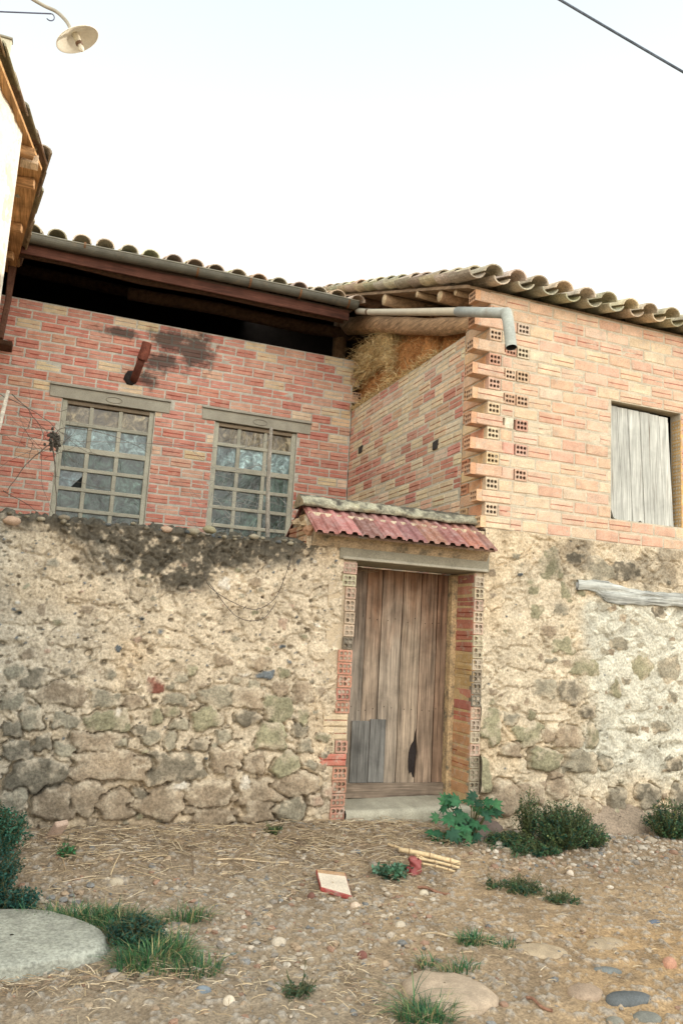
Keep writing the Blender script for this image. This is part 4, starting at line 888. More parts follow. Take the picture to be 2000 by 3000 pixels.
# ================================================================== hay stored in the barn loft
def strands(b, n, P, spread, seed, cols, ln=(.05, .13), w_=.0022, dirf=None):
    rng = np.random.RandomState(seed); V = []; F = []; Cc = []
    for i in range(n):
        p = P(rng); d = rng.normal(size=3) if dirf is None else dirf(rng, p); d = d/(np.linalg.norm(d)+1e-9)
        l = rng.uniform(*ln); s = np.cross(d, rng.normal(size=3)); s = s/(np.linalg.norm(s)+1e-9)*w_*rng.uniform(.7, 1.4)
        bnd = rng.normal(size=3)*l*.12; m_ = p+d*l*.5+bnd; q = p+d*l
        k = len(V); V += [p-s, p+s, m_-s, m_+s, q]; F += [[k, k+1, k+3, k+2], [k+2, k+3, k+4]]
        c = np.array(cols[rng.randint(len(cols))])*rng.uniform(.7, 1.25); Cc += [c]*5
    b.add(V, F, np.array(Cc))
HC = [(.52, .25, .09), (.56, .31, .12), (.40, .19, .07), (.62, .40, .18), (.46, .22, .08)]
HY = [(.62, .46, .22), (.56, .40, .18), (.66, .52, .28), (.48, .30, .13)]
def bale(nm, y0, y1, z0, z1, x0, seed, label, pal_, n=1500):
    b = MB(); ny, nz_ = 26, 22
    Yg, Zg = np.meshgrid(np.linspace(y0, y1, ny), np.linspace(z0, z1, nz_))
    ed = np.minimum(np.minimum(Yg-y0, y1-Yg), np.minimum(Zg-z0+.1, z1-Zg)); Xg = x0+.05*ss(.07, 0, ed)+.05*(fbm(Yg*8, Zg*8, seed, 4)-.5)
    b.grid(np.stack([Xg, Yg, Zg], -1), np.array(pal_[0])*(.6+.6*fbm(Yg*20, Zg*20, seed+1, 3))[..., None])
    b.box((x0+.04, y0+.01, z0), (x0+.5, y1-.01, z1-.012), pal_[0])
    strands(b, n, lambda r: np.array([x0-.005+r.rand()*.03, r.uniform(y0, y1), r.uniform(z0, z1)]), 0, seed, pal_, dirf=lambda r, p: np.array([-.35-r.rand()*.4, r.normal()*.8, r.normal()*.9-.3]))
    strands(b, n//3, lambda r: np.array([x0+r.rand()*.4, r.uniform(y0, y1), z1-.01]), 0, seed+5, pal_, dirf=lambda r, p: np.array([r.normal(), r.normal(), .5]))
    return tag(b.build(nm, M['hay'], None, loc=(x0+.25, (y0+y1)/2, z0)), label, 'hay bale', 'hay bales stacked in the loft opening')
bale('hay_bale', 2.42, 3.60, 4.01, 4.78, .14, 700, 'rusty brown hay bale low in the loft, beside the end of the red wall', HC, 2200)
bale('hay_bale', 2.50, 3.55, 4.79, 5.24, .08, 710, 'yellow shaggy hay bale bulging out under the log, farthest left of the loft hay', HY, 1700)
bale('hay_bale', 1.32, 2.36, 4.01, 4.93, .12, 720, 'upright hay bale in the middle of the loft opening with a pale frayed edge', HC, 2400)
bale('hay_bale', .56, 1.26, 4.01, 4.70, .16, 730, 'small wedge of hay nearest the toothed brick corner', HC, 900)
b = MB()
strands(b, 1500, lambda r: np.array([.04+r.normal()*.04, r.uniform(1.0, 3.4), 4.37+abs(r.normal())*.035]), 0, 741, HY, dirf=lambda r, p: np.array([-.3+r.normal()*.6, r.normal(), .1+r.normal()*.5]))
strands(b, 900, lambda r: np.array([.03+r.normal()*.03, 3.1+r.normal()*.28, 4.98+r.normal()*.14]), 0, 742, HY, ln=(.08, .2), dirf=lambda r, p: np.array([-.6+r.normal()*.4, r.normal()*.8, -.4+r.normal()*.7]))
strands(b, 500, lambda r: np.array([.07+r.normal()*.03, 2.30+r.normal()*.10, 4.7+r.normal()*.14]), 0, 743, HY, ln=(.06, .16), dirf=lambda r, p: np.array([-.5+r.normal()*.4, .5+r.normal()*.6, -.2+r.normal()*.6]))
tag(b.build('loose_hay', M['straw'], None, loc=(.05, 2.2, 4.38)), 'loose straw spilling over the top of the side wall', 'straw', kind='stuff')

# ================================================================== white house at the left edge
house = thing('white_house', (-4.3, .2, 0), 'sunlit whitewashed house at the left edge with timber eaves and old tiles', 'house')
P0, P1, P2 = np.array([-4.23, -.34, 5.30]), np.array([-3.93, 1.0, 5.30]), np.array([-4.16, 3.02, 5.30])
Pm = P0+(P0-P1)*1.6; CW = np.array([-4.082, .492]); dA = np.array([.151, .525]); dA /= np.linalg.norm(dA); WA = CW-dA*3.2
t_, z_ = np.meshgrid(np.linspace(0, 1, 160), np.linspace(2.2, 5.32, 150)); xx = WA[0]+(CW[0]-WA[0])*t_; yy = WA[1]+(CW[1]-WA[1])*t_
q = fbm(t_*22, z_*6, 601, 5); q2 = fbm(t_*60, z_*20, 602, 3); nrm = np.array([dA[1], -dA[0]])
hh = .035*(q-.5)+.014*(q2-.5); hh = hh*ss(1, .985, t_)
b = MB(); b.grid(np.stack([xx+nrm[0]*hh, yy+nrm[1]*hh, z_], -1), np.array([.70, .64, .54])*(.85+.3*q)[..., None])
b.prism([tuple(CW-np.array([.004, .002])), tuple(WA-nrm*.01), (-7.5, WA[1]), (-7.5, 3.6), (-4.62, 3.6)], -.3, 5.30, (.58, .49, .37), ax=2)
b.build('wall', M['white'], house, smooth=True)
b = MB(); so_ = [tuple(Pm[:2]), tuple(P0[:2]), tuple(P1[:2]), tuple(P2[:2]), (-4.20, 3.35), (-7.6, 3.5), (-7.6, Pm[1])]
b.prism(so_, 5.315, 5.345, (.46, .26, .11), ax=2); hr = b.build('roof', M['wood_y'], house); hr['label'] = 'orange-brown timber soffit boards'
for p, q_ in (((-4.5, 1.25), (-3.985, 1.18)), ((-4.6, 2.2), (-4.10, 2.1)), ((-4.7, 2.9), (-4.19, 2.8)), ((-4.4, .62), (-3.99, .70))):
    g = MB(); d = np.array(q_)-np.array(p); s = np.array([-d[1], d[0]])/np.linalg.norm(d)*.035
    g.prism([tuple(np.array(p)-s), tuple(np.array(q_)-s), tuple(np.array(q_)+s), tuple(np.array(p)+s)], 5.235, 5.313, (.42, .24, .11), ax=2); bevel(g.build('rafter_end', M['wood_x'], hr), .005)
b = MB(); rng = np.random.RandomState(44)
def edge_tiles(A, B, lap, offs, sg=1):
    """verge: barrel tiles laid end over end along the roof edge, with their channel tiles inboard"""
    A, B = np.array(A), np.array(B); L_ = np.linalg.norm(B-A); d = (B-A)/L_; nr = np.array([d[1], -d[0], 0])*sg; n = int(L_/lap)
    for row in range(5):
        for i in range(0, n+1):
            c = pick(TC, rng, .15)*rng.uniform(.6, .95); o = A+d*(i*lap+rng.uniform(-.02, .02))+nr*(offs-row*.125+rng.uniform(-.012, .012)); up = np.array([0, 0, .075+.012*row+rng.uniform(-.008, .008)])
            if row % 2 == 0: barrel(b, o+d*.44+up+[0, 0, .022], o+up, (0, 0, 1), .074, .062, c)
            else: barrel(b, o+d*.44+up+[0, 0, .012], o+up-[0, 0, .01], (0, 0, 1), .062, .074, c, inv=True, sp=(.15, math.pi-.15))
edge_tiles(P1, P0+(P0-P1)*1.4, .33, -.02, -1); edge_tiles(P2+(P2-P1)*.1, P1, .33, -.01, -1)
b.build('roof_tiles', M['tile'], hr)
b = MB(); b.box((-4.10, .78, 5.25), (-3.955, .90, 5.312), (.66, .52, .36), jit=.012, rnd=8)
b.build('eaves_board', M['wood_y'], hr)
# timber downpipe board that drops from the far end of the eaves
b = MB(); b.prism([(-4.17, 5.40), (-4.26, 5.39), (-4.245, 4.93), (-4.275, 4.48), (-4.215, 4.47), (-4.185, 4.93)], 3.16, 3.24, (.115, .055, .035)); b.box((-4.28, 3.12, 5.36), (-4.14, 3.27, 5.42), (.40, .25, .13), jit=.006, rnd=3)
bevel(b.build('downpipe', M['rust'], house), .01)

# ================================================================== street lamp on its bracket
lamp = thing('street_lamp', (-4.45, .26, 6.10), 'wall-bracket street lamp with a white enamel dish shade and bare bulb', 'street lamp')
b = MB(); pa = [(-4.95, .37, 6.62), (-4.60, .26, 6.50), (-4.363, .171, 6.405), (-4.155, .10, 6.235), (-4.02, .07, 6.165), (-3.93, .045, 6.13), (-3.87, .03, 6.085), (-3.825, .015, 6.03), (-3.795, .007, 5.965), (-3.775, .003, 5.935)]
def smooth_path(p, n=5):
    p = np.array(p); o = []
    for i in range(len(p)-1):
        a, b_, c, d = p[max(i-1, 0)], p[i], p[i+1], p[min(i+2, len(p)-1)]
        for t in np.linspace(0, 1, n, endpoint=False): o.append(.5*((2*b_)+(-a+c)*t+(2*a-5*b_+4*c-d)*t*t+(-a+3*b_-3*c+d)*t**3))
    return o+[p[-1]]
b.tube(smooth_path(pa), .014, 10, (.34, .31, .24)); b.build('arm', M['zinc'], lamp, smooth=True)
b = MB(); b.tube([(-4.95, .37, 6.06), (-4.33, .19, 6.092), (-3.955, .048, 6.098)], .0055, 8, (.09, .10, .16))
b.tube([(-3.955+.03*math.cos(t)-.005, .047, 6.068+.032*math.sin(t)) for t in np.linspace(1.3, -2.4, 16)], .0045, 6, (.09, .10, .16)); b.build('stay_rod', M['zinc'], lamp, smooth=True)
b = MB(); n = 40; prof = [(.012, .050), (.05, .046), (.10, .030), (.150, .006), (.168, -.004), (.170, -.010), (.166, -.011), (.148, .0), (.10, .022), (.05, .036), (.012, .040)]
LAMP_N = (-.4788, -.046, .8767); tl = Vector(LAMP_N).to_track_quat('Z', 'Y').to_matrix(); cen = np.array([-3.748, -.004, 5.915])
V = []
for r_, z in prof: V.append([np.array(tl@Vector((r_*math.cos(a), r_*math.sin(a), z)))+cen for a in np.linspace(0, 2*math.pi, n, endpoint=False)])
V = np.array(V); b.grid(V, (.80, .77, .66), closed=True); b.build('shade', M['paint'], lamp, smooth=True)
tp_ = lambda v: tuple(np.array(tl@Vector(v))+cen)
b = MB(); b.tube([tp_((0, 0, .06)), tp_((0, 0, .0)), tp_((0, 0, -.045))], [.026, .026, .022], 14, (.60, .55, .42)); b.tube([tp_((0, 0, -.03)), tp_((0, 0, -.048))], .027, 14, (.16, .09, .05)); b.build('lamp_holder', M['paint'], lamp, smooth=True)
b = MB(); b.tube([tp_((0, 0, z)) for z in (-.046, -.058, -.075, -.09, -.102, -.108)], [.014, .017, .022, .021, .013, .003], 14, (.72, .68, .56)); b.build('bulb', M['paint'], lamp, smooth=True)
b = MB(); b.box((-4.62, -.02, 5.575), (-4.20, .03, 5.735), (.50, .46, .33), jit=.004, rnd=2); b.box((-4.62, -.03, 5.732), (-4.192, .04, 5.75), (.26, .24, .18)); b.box((-4.62, -.03, 5.560), (-4.188, .04, 5.577), (.26, .24, .18))
bevel(tag(b.build('metal_box', M['paint'], None, loc=(-4.4, 0, 5.57)), 'cream metal box with dark rims jutting in above the white house eaves', 'metal box'), .004)
b = MB(); A, B = np.array([.154-2.4, -.805+.7, 7.127+1.2]), np.array([1.334+4.2, -1.142-1.2, 6.515-2.2])
cab = [A+(B-A)*t+np.array([0, 0, -.10*4*t*(1-t)+.06]) for t in np.linspace(0, 1, 40)]
b.tube(cab, .011, 8, (.10, .12, .15)); tag(b.build('overhead_cable', M['rust'], None, loc=tuple(cab[20])), 'dark overhead cable slanting across the top right of the sky', 'cable')

# ================================================================== stakes, dead vine and wire on the yard wall
b = MB(); b.tube([(-1.855, .20, 1.9), (-1.880, .20, 2.2), (-1.905, .20, 2.55), (-1.915, .20, 2.85), (-1.918, .20, 3.10), (-1.918, .20, 3.115)], [.020, .019, .018, .018, .015, .008], 8, (.24, .22, .185), lump=.25, seed=3)
tag(b.build('wooden_stake', M['bark'], None, loc=(-1.88, .2, 2.15)), 'weathered upright stake on the wall in front of the right window', 'stake')
b = MB(); b.tube([(-4.06, .30, 2.1), (-4.00, .30, 2.6), (-3.96, .30, 2.88), (-3.935, .30, 3.12)], [.02, .018, .017, .012], 8, (.50, .47, .40), lump=.2, seed=4)
tag(b.build('wooden_stake', M['bark'], None, loc=(-4.03, .3, 2.15)), 'pale leaning stake at the left edge above the mossy wall', 'stake')
b = MB(); rng = np.random.RandomState(66)
def twig(pts, r, c=(.10, .085, .07)): 
    p = smooth_path([np.array(q)+rng.normal(size=3)*.008 for q in pts], 6); p = [q+rng.normal(size=3)*.004 for q in p]; b.tube(p, np.linspace(r, r*.45, len(p)), 5, c, cap=False)
for pts, r in (([(-3.92, .3, 3.1), (-3.76, .3, 2.97), (-3.59, .3, 2.77)], .004), ([(-3.59, .3, 2.77), (-3.75, .3, 2.57), (-3.88, .3, 2.35)], .005), ([(-3.59, .3, 2.77), (-3.54, .3, 2.53), (-3.48, .3, 2.12)], .006), ([(-3.59, .3, 2.77), (-3.51, .3, 2.89), (-3.18, .3, 2.88), (-2.88, .3, 2.80)], .004),
                ([(-4.0, .4, 3.11), (-3.67, .4, 2.97), (-3.33, .4, 2.75), (-2.99, .4, 2.72)], .003), ([(-3.88, .3, 2.35), (-3.7, .3, 2.25), (-3.5, .3, 2.14)], .003)): twig(pts, r)
for i in range(26):
    p = np.array([-3.59, .3, 2.77])+rng.normal(size=3)*[.10, .02, .10]; d = rng.normal(size=3)*[.22, .04, .20]; twig([p, p+d*.5+rng.normal(size=3)*.02, p+d], .002)
for i in range(46): b.pebble(np.array([-3.575, .3, 2.79])+rng.normal(size=3)*[.022, .014, .045], (.012, .010, .014), i, (.06, .055, .045))
tag(b.build('dead_vine', M['bark'], None, loc=(-3.5, .3, 2.12)), 'dead bare vine with a dark knot beside the left window', 'vine')
def wire(pts, nm, label, r=.0026, barbs=0, c=(.10, .085, .075), ex=()):
    b = MB(); 
    for P_ in (pts,)+tuple(ex):
        p = smooth_path(P_, 7); b.tube(p, r, 5, c, cap=False)
        if barbs:
            for i in range(2, len(p)-1, barbs):
                for k in range(2): d = rng.normal(size=3)*.011; b.tube([p[i]-d, p[i]+d], .0016, 4, c, cap=False)
    tag(b.build(nm, M['rust'], None, loc=tuple(pts[0])), label, 'wire')
wire([(-2.42, -.035, 1.87), (-2.37, -.04, 1.76), (-2.2, -.045, 1.66), (-2.01, -.045, 1.61), (-1.87, -.045, 1.69), (-1.80, -.04, 1.83), (-1.72, -.03, 2.12)], 'barbed_wire', 'loop of rusty barbed wire hanging on the face of the yard wall', barbs=4, ex=([(-2.37, -.04, 1.78), (-2.15, -.05, 1.55), (-1.95, -.05, 1.54), (-1.84, -.04, 1.68)],))
mesh_ = []
for i in range(34):
    x = -1.75-rng.rand()*.75; z = 2.2+rng.rand()*.6; mesh_.append([(x, .2, z), (x+rng.normal()*.08, .2+rng.normal()*.02, z+rng.normal()*.07), (x+rng.normal()*.14, .2+rng.normal()*.03, z+rng.normal()*.13)])
wire([(-1.91, .18, 2.83), (-2.12, .2, 2.74), (-2.45, .2, 2.66)], 'wire_netting', 'tangle of fine wire netting strung from the stake across the windows', .0014, ex=tuple(mesh_), c=(.22, .22, .20))
wire([(-1.90, .18, 3.02), (-2.2, .2, 2.9), (-2.9, .2, 2.84), (-3.56, .26, 2.78)], 'fence_wire', 'single strand of wire stretched between the stake and the vine', .0022, c=(.16, .15, .14))

# ================================================================== things and growth on the ground
def G(x, y): return float(gz(x, y))
# gravel (past counting) in one mesh
b = MB(); rng = np.random.RandomState(900)
PC = [(.38, .32, .24), (.34, .26, .18), (.27, .24, .20), (.20, .20, .19), (.42, .36, .28), (.36, .27, .18), (.30, .19, .13), (.47, .42, .34), (.33, .28, .21), (.32, .25, .17)]
n = 0
while n < 5200:
    x, y = rng.uniform(-3.8, 2.3), rng.uniform(-3.1, -.10)
    if y < -.66*(x+3.8)**.5-2.9: continue
    heap = x > -.35 and y > -.85
    dens = 1.0 if heap else (.30+.75*float(ss(.42, .6, vn(x*1.6, y*1.6, 901)))*float(ss(-.5, -1.1, y)))*(.16 if (x > -1.2 and y < -1.0) else 1)
    if rng.rand() > dens: continue
    r = rng.uniform(.005, .014) if rng.rand() < .83 else rng.uniform(.016, .028)
    if heap and rng.rand() < .35: r *= 1.5
    if y < -2.2: r *= .85
    c = np.array(PC[rng.randint(len(PC))])*rng.uniform(.75, 1.12)
    v, f = ICO if r > .011 else ICO1
    v = v*(1+.22*(rng.rand(len(v), 1)-.5)*2)*np.array([r, r*rng.uniform(.6, .95), r*rng.uniform(.4, .7)])
    a = rng.rand()*6.28; ca, sa = math.cos(a), math.sin(a)
    v = np.stack([v[:, 0]*ca-v[:, 1]*sa, v[:, 0]*sa+v[:, 1]*ca, v[:, 2]], 1)+[x, y, G(x, y)+r*.18]
    b.add(v, f, c); n += 1
tag(b.build('gravel', M['stone'], None), 'loose gravel and pebbles scattered over the dirt yard', 'gravel', kind='stuff')
# straw litter
SCo = [(.46, .36, .22), (.38, .29, .17), (.54, .45, .31), (.28, .20, .12), (.21, .15, .10), (.33, .26, .17)]
def litter(b, n, fx, seed, ln=(.02, .12), w_=.0016, cols=SCo):
    rng = np.random.RandomState(seed); V = []; F = []; Cc = []
    for i in range(n):
        x, y = fx(rng); a = rng.rand()*6.28; l = rng.uniform(*ln)*(1 if rng.rand() < .85 else 1.6); z = G(x, y)+.008+rng.rand()*.016
        d = np.array([math.cos(a), math.sin(a), rng.normal()*.10]); s = np.array([-math.sin(a), math.cos(a), 0])*w_*rng.uniform(.6, 1.5); u = np.array([0, 0, .0022])
        p = np.array([x, y, z]); m_ = p+d*l/2+np.array([0, 0, .004])+s*rng.normal()*1.2; q = p+d*l
        q[2] = max(q[2], G(q[0], q[1])+.004); k = len(V)
        V += [p-s, p+u, p+s, m_-s, m_+u, m_+s, q-s, q+u, q+s]
        for t in (0, 3): F += [[k+t, k+t+3, k+t+4, k+t+1], [k+t+1, k+t+4, k+t+5, k+t+2]]
        Cc += [np.array(cols[rng.randint(len(cols))])*rng.uniform(.7, 1.15)]*9
    b.add(V, F, np.array(Cc))
b = MB()
litter(b, 1900, lambda r: (r.uniform(-3.5, -.35), -.06-abs(r.normal())*.45), 910)
litter(b, 260, lambda r: (r.uniform(-3.3, -.5), -.1-abs(r.normal())*.35), 918, ln=(.12, .26), w_=.0024)
litter(b, 600, lambda r: (-1.45+r.normal()*.5, -.35-abs(r.normal())*.25), 911)
litter(b, 550, lambda r: (r.uniform(-3.4, .3), r.uniform(-2.6, -.8)), 912, ln=(.02, .08))
litter(b, 230, lambda r: (-2.75+r.normal()*.28, -2.10+r.normal()*.12), 913, ln=(.02, .09), w_=.0018)
litter(b, 150, lambda r: (-3.3+r.normal()*.22, -1.99+r.normal()*.05), 914, ln=(.02, .10), w_=.0018)
litter(b, 260, lambda r: (-1.98+r.normal()*.10, -2.45+r.normal()*.22), 915, ln=(.02, .06), w_=.0016)
tag(b.build('straw_litter', M['straw'], None), 'dry straw and plant litter strewn along the foot of the yard wall', 'straw', kind='stuff')

def sweep_rock(nm, poly, h_, c, label, cat='stone', seed=1, z0=None, bumpy=.25, sink=.03, group=None, tilt=(0, 0), mat='stone', edge=.25, name2=None):
    """a stone with the given outline, domed top and worn edges"""
    poly = np.array(poly, float); cen = poly.mean(0); n = 48; th = np.linspace(0, 2*math.pi, n, endpoint=False)
    ang = np.arctan2(poly[:, 1]-cen[1], poly[:, 0]-cen[0]); rad = np.hypot(*(poly-cen).T); o = np.argsort(ang); ang, rad = ang[o], rad[o]
    R_ = np.interp(th, np.concatenate([ang-2*math.pi, ang, ang+2*math.pi]), np.tile(rad, 3)); R_ = (R_+np.roll(R_, 1)+np.roll(R_, -1)+np.roll(R_, 2)+np.roll(R_, -2))/5
    q_ = 1-edge; prof = [(1.0, 0), (1.0, .35), (1-edge*.18, .72), (1-edge*.5, .88), (q_, .97), (q_*.75, 1.02), (q_*.5, 1.05), (q_*.25, 1.06), (.02, 1.065)]
    g0 = G(*cen) if z0 is None else z0; V = []
    for k, (rr, zz) in enumerate(prof):
        wv = 1+bumpy*.22*(fbm(np.cos(th)*2+seed, np.sin(th)*2+zz*2, seed, 3)-.5)*2
        x = cen[0]+np.cos(th)*R_*rr*wv; y = cen[1]+np.sin(th)*R_*rr*wv
        z = g0-sink+(h_+sink)*zz*(1+bumpy*.5*(fbm(x*14, y*14, seed+3, 4)-.5))+(x-cen[0])*tilt[0]+(y-cen[1])*tilt[1]
        V.append(np.stack([x, y, z], -1))
    b = MB(); V = np.array(V); cc = np.array(c)*(.8+.4*fbm(V[..., 0]*20, V[..., 1]*20, seed+5, 3))[..., None]
    b.grid(V[:, ::-1], cc[:, ::-1], closed=True)
    return tag(b.build(nm, M[mat], None, loc=(cen[0], cen[1], g0), smooth=True), label, cat, group)
def ell(cx, cy, a, b_, rot=0, n=14):
    t = np.linspace(0, 2*math.pi, n, endpoint=False); ca, sa = math.cos(R(rot)), math.sin(R(rot))
    return [(cx+a*math.cos(q)*ca-b_*math.sin(q)*sa, cy+a*math.cos(q)*sa+b_*math.sin(q)*ca) for q in t]
sweep_rock('stone_slab', [(-3.03, -1.66), (-3.08, -1.50), (-3.2, -1.36), (-3.37, -1.19), (-3.6, -1.12), (-3.9, -1.2), (-4.08, -1.45), (-4.05, -1.7), (-3.8, -1.86), (-3.54, -1.90), (-3.3, -1.86), (-3.12, -1.78)], .065, (.36, .37, .31), 'big round grey millstone-like slab lying at the lower left corner', 'stone slab', 3, bumpy=.25, edge=.04, mat='rubble')
sweep_rock('boulder', [(-1.80, -2.42), (-1.72, -2.28), (-1.58, -2.26), (-1.44, -2.38), (-1.38, -2.56), (-1.52, -2.66), (-1.72, -2.66), (-1.80, -2.56)], .055, (.38, .30, .215), 'large tan boulder half buried at the bottom centre beside a grass tuft', 'boulder', 7, bumpy=.5, edge=.35, mat='stone')
for args in (
    ((-.76, -2.71, .135, .055, -8), .028, (.115, .125, .125), 'long dark slate cobble, the largest of the dark ones at lower right', 11),
    ((-.66, -2.43, .085, .04, -20), .014, (.16, .17, .16), 'flat dark cobble just above the round tan one at lower right', 12),
    ((-.93, -2.60, .10, .075, 10), .024, (.36, .27, .19), 'round tan cobble left of the long dark slate one', 13),
    ((-.80, -2.87, .075, .055, 0), .014, (.20, .20, .17), 'squat grey cobble at the bottom edge below the long slate one', 14),
    ((-.97, -2.86, .05, .04, 20), .012, (.22, .21, .17), 'small grey cobble at the bottom edge, left of the squat one', 15),
    ((-.25, -2.42, .045, .035, 30), .035, (.44, .24, .16), 'reddish broken stone near the right edge of the road', 16),
    ((-2.20, -1.74, .045, .032, 10), .03, (.46, .40, .31), 'pale chunky pebble in the middle of the gravel left of centre', 17),
    ((-2.60, -2.33, .030, .026, 0), .03, (.58, .50, .38), 'cream round pebble at the bottom left below the grass', 18),
    ((-3.05, -2.0, .055, .025, 5), .025, (.40, .34, .26), 'oblong beige stone touching the front of the grey slab', 19),
    ((.12, -1.90, .055, .022, 5), .015, (.12, .14, .17), 'thin blue-grey stone near the right edge of the dirt', 20),
    ((-1.83, -1.99, .028, .022, 0), .028, (.20, .09, .07), 'dark red round pebble below the gateway', 21),
    ((-1.46, -1.66, .035, .025, 0), .028, (.44, .38, .29), 'beige pebble above the grass tuft right of centre', 22),
    ((-1.60, -1.33, .035, .028, 0), .03, (.50, .40, .30), 'pale pebble just in front of the broken tile', 23),
    ((-1.80, -1.10, .026, .02, 0), .03, (.16, .08, .06), 'small maroon pebble left of the broken tile', 24),
    ((-1.06, -1.16, .035, .028, 0), .03, (.55, .48, .36), 'cream pebble right of the broken tile', 25),
    ((-2.69, -2.20, .045, .022, -12), .02, (.17, .20, .22), 'blue-grey flat pebble below the long grass', 26),
    ((-2.93, -.72, .05, .03, 10), .026, (.44, .38, .28), 'pale flat stone on the bare soil at left', 27),
    ((-.85, -2.12, .16, .10, -15), .012, (.38, .30, .20), 'flat sandy stone set flush in the dirt road', 28),
    ((-.42, -2.12, .14, .08, 10), .014, (.38, .30, .20), 'second flush sandy stone, nearer the right edge', 29),
    ((-.10, -.52, .045, .03, 0), .045, (.46, .42, .34), 'light grey stone on the gravel heap between fig and bush', 30),
    ((.02, -.58, .03, .026, 0), .036, (.52, .46, .37), 'pale stone beside the light grey one on the gravel heap', 31),
    ((.22, -.95, .03, .025, 0), .03, (.56, .48, .38), 'whitish pebble on the gravel right of the bush', 32)):
    sweep_rock('cobble' if args[0][2] > .05 else 'pebble', ell(*args[0]), args[1], args[2], args[3], 'stone', args[4], bumpy=.25, edge=.45, group='stones lying on the dirt')
sweep_rock('footing_slab', [(.98, -.16), (1.25, -.20), (1.55, -.19), (1.74, -.10), (1.76, .02), (1.0, .03)], .12, (.30, .235, .17), 'flat-faced pinkish footing stone at the base of the right wall', 'stone slab', 41, z0=-.10, bumpy=.5, edge=.25, tilt=(.05, .75), mat='rubble')
sweep_rock('boulder', ell(-.02, -.13, .22, .11, 8), .17, (.20, .155, .13), 'dark rock standing in for the shade in the hollow behind the fig plant', 'boulder', 42, z0=-.12, bumpy=.3, edge=.6)  # dark colour stands in for the shade of the hollow
# the broken tile
b = MB(); tq = [(-1.655, -.76), (-1.462, -.80), (-1.555, -1.16), (-1.712, -1.02)]; z = [G(*p)+q for p, q in zip(tq, (.050, .040, .020, .038))]
P_ = [np.array([p[0], p[1], q]) for p, q in zip(tq, z)]; dn = np.array([0, 0, -.028])
b.add(P_+[p+dn for p in P_], [[3, 2, 1, 0], [4, 5, 6, 7], [0, 1, 5, 4], [1, 2, 6, 5], [2, 3, 7, 6], [3, 0, 4, 7]], (.36, .075, .06))
bt = b.build('broken_tile', M['redtile'], None, loc=(-1.6, -.95, G(-1.6, -.95))); tag(bt, 'broken red-edged ceramic tile lying white side up on the dirt', 'tile'); bevel(bt, .004)
b = MB(); ce = sum(P_)/4; W_ = [ce+(p-ce)*s+np.array([0, 0, .003]) for p, s in zip(P_, (.94, .94, .955, .95))]; up = (P_[0]-P_[3])
I_ = [W_[0]*.80+W_[3]*.20, W_[1]*.82+W_[2]*.18, W_[2], W_[3]]
b.add(I_+[q+np.array([0, 0, -.01]) for q in I_], [[3, 2, 1, 0], [0, 1, 5, 4], [1, 2, 6, 5], [2, 3, 7, 6], [3, 0, 4, 7]], (.66, .58, .46)); b.build('glaze', M['concrete'], bt)
b = MB(); J_ = [W_[0], W_[1], I_[1], I_[0]]; b.add(J_, [[3, 2, 1, 0]], (.45, .29, .16)); b.build('bare_clay', M['redtile'], bt)
# brick fragment by the wall
b = MB(); hole = np.array([-3.28, -.20, G(-3.28, -.2)]); ax_ = Matrix.Translation(Vector(hole+[0, 0, .045]))@Matrix.Rotation(R(35), 4, 'Z')@Matrix.Rotation(R(-50), 4, 'X')
b.box((-.05, -.075, -.018), (.05, .075, .018), (.42, .31, .24), M=ax_, jit=.006, rnd=3)
tag(bevel(b.build('brick_fragment', M['brickold'], None, loc=tuple(hole)), .006), 'pale piece of brick leaning at the foot of the wall beside the left weeds', 'brick')
# canes and the crushed red can
for i, (p, q, r, lb) in enumerate((((-.97, -.58), (-.57, -.76), .017, 'thick jointed dry cane, uppermost of the bundle beside the crushed red can'), ((-.92, -.66), (-.60, -.80), .010, 'thin dry cane below the thickest one of the bundle'), ((-.90, -.72), (-.66, -.84), .008, 'thinnest dry cane, lowest of the bundle'), ((-1.02, -.50), (-.80, -.68), .009, 'short dry cane whose frayed end sticks up left of the red can'))):
    b = MB(); A = np.array([*p, G(*p)+r+.02]); B = np.array([*q, G(*q)+r+.01]); t = np.linspace(0, 1, 19); rr = [r*(1.16 if k % 6 == 3 else .95) for k in range(19)]
    b.tube([A+(B-A)*s+np.array([0, 0, .008*math.sin(s*3)]) for s in t], rr, 9, (.56, .43, .25), lump=.05, seed=i)
    for k in (3, 9, 15):
        c_ = A+(B-A)*t[k]+np.array([0, 0, .008*math.sin(t[k]*3)]); d_ = (B-A)/np.linalg.norm(B-A)*.004; b.tube([c_-d_, c_+d_], r*1.17, 9, (.30, .19, .10))
    tag(b.build('dry_cane', M['straw'], None, loc=tuple((A+B)/2), smooth=True), lb, 'cane', 'dry canes by the crushed can')
b = MB(); rc = np.array([-.955, -.80, G(-.955, -.80)]); T, A = np.meshgrid(np.linspace(0, 1, 14), np.linspace(0, 2*math.pi, 24, endpoint=False), indexing='ij')
rr = .050*(1-.30*np.abs(np.sin(A*1.5+T*4))*(1-.3*T))*(1+.25*(fbm(A*2, T*6, 61, 2)-.5)); zz = T*.095
V = np.stack([rc[0]+np.cos(A)*rr+.02*np.sin(T*3), rc[1]+np.sin(A)*rr*.8+.02*T, rc[2]+zz], -1); b.grid(V, (.26, .06, .055), closed=True)
b.tube([(rc[0]+.003, rc[1]+.02, rc[2]+.093), (rc[0]+.003, rc[1]+.018, rc[2]+.098)], .030, 16, (.33, .10, .09)); b.add(V[0], [list(range(24))], (.3, .05, .05))
b.tube([tuple(rc+[-.045, .0, .05]), tuple(rc+[-.05, -.005, .01])], [.02, .015], 8, (.22, .03, .03), lump=.5)
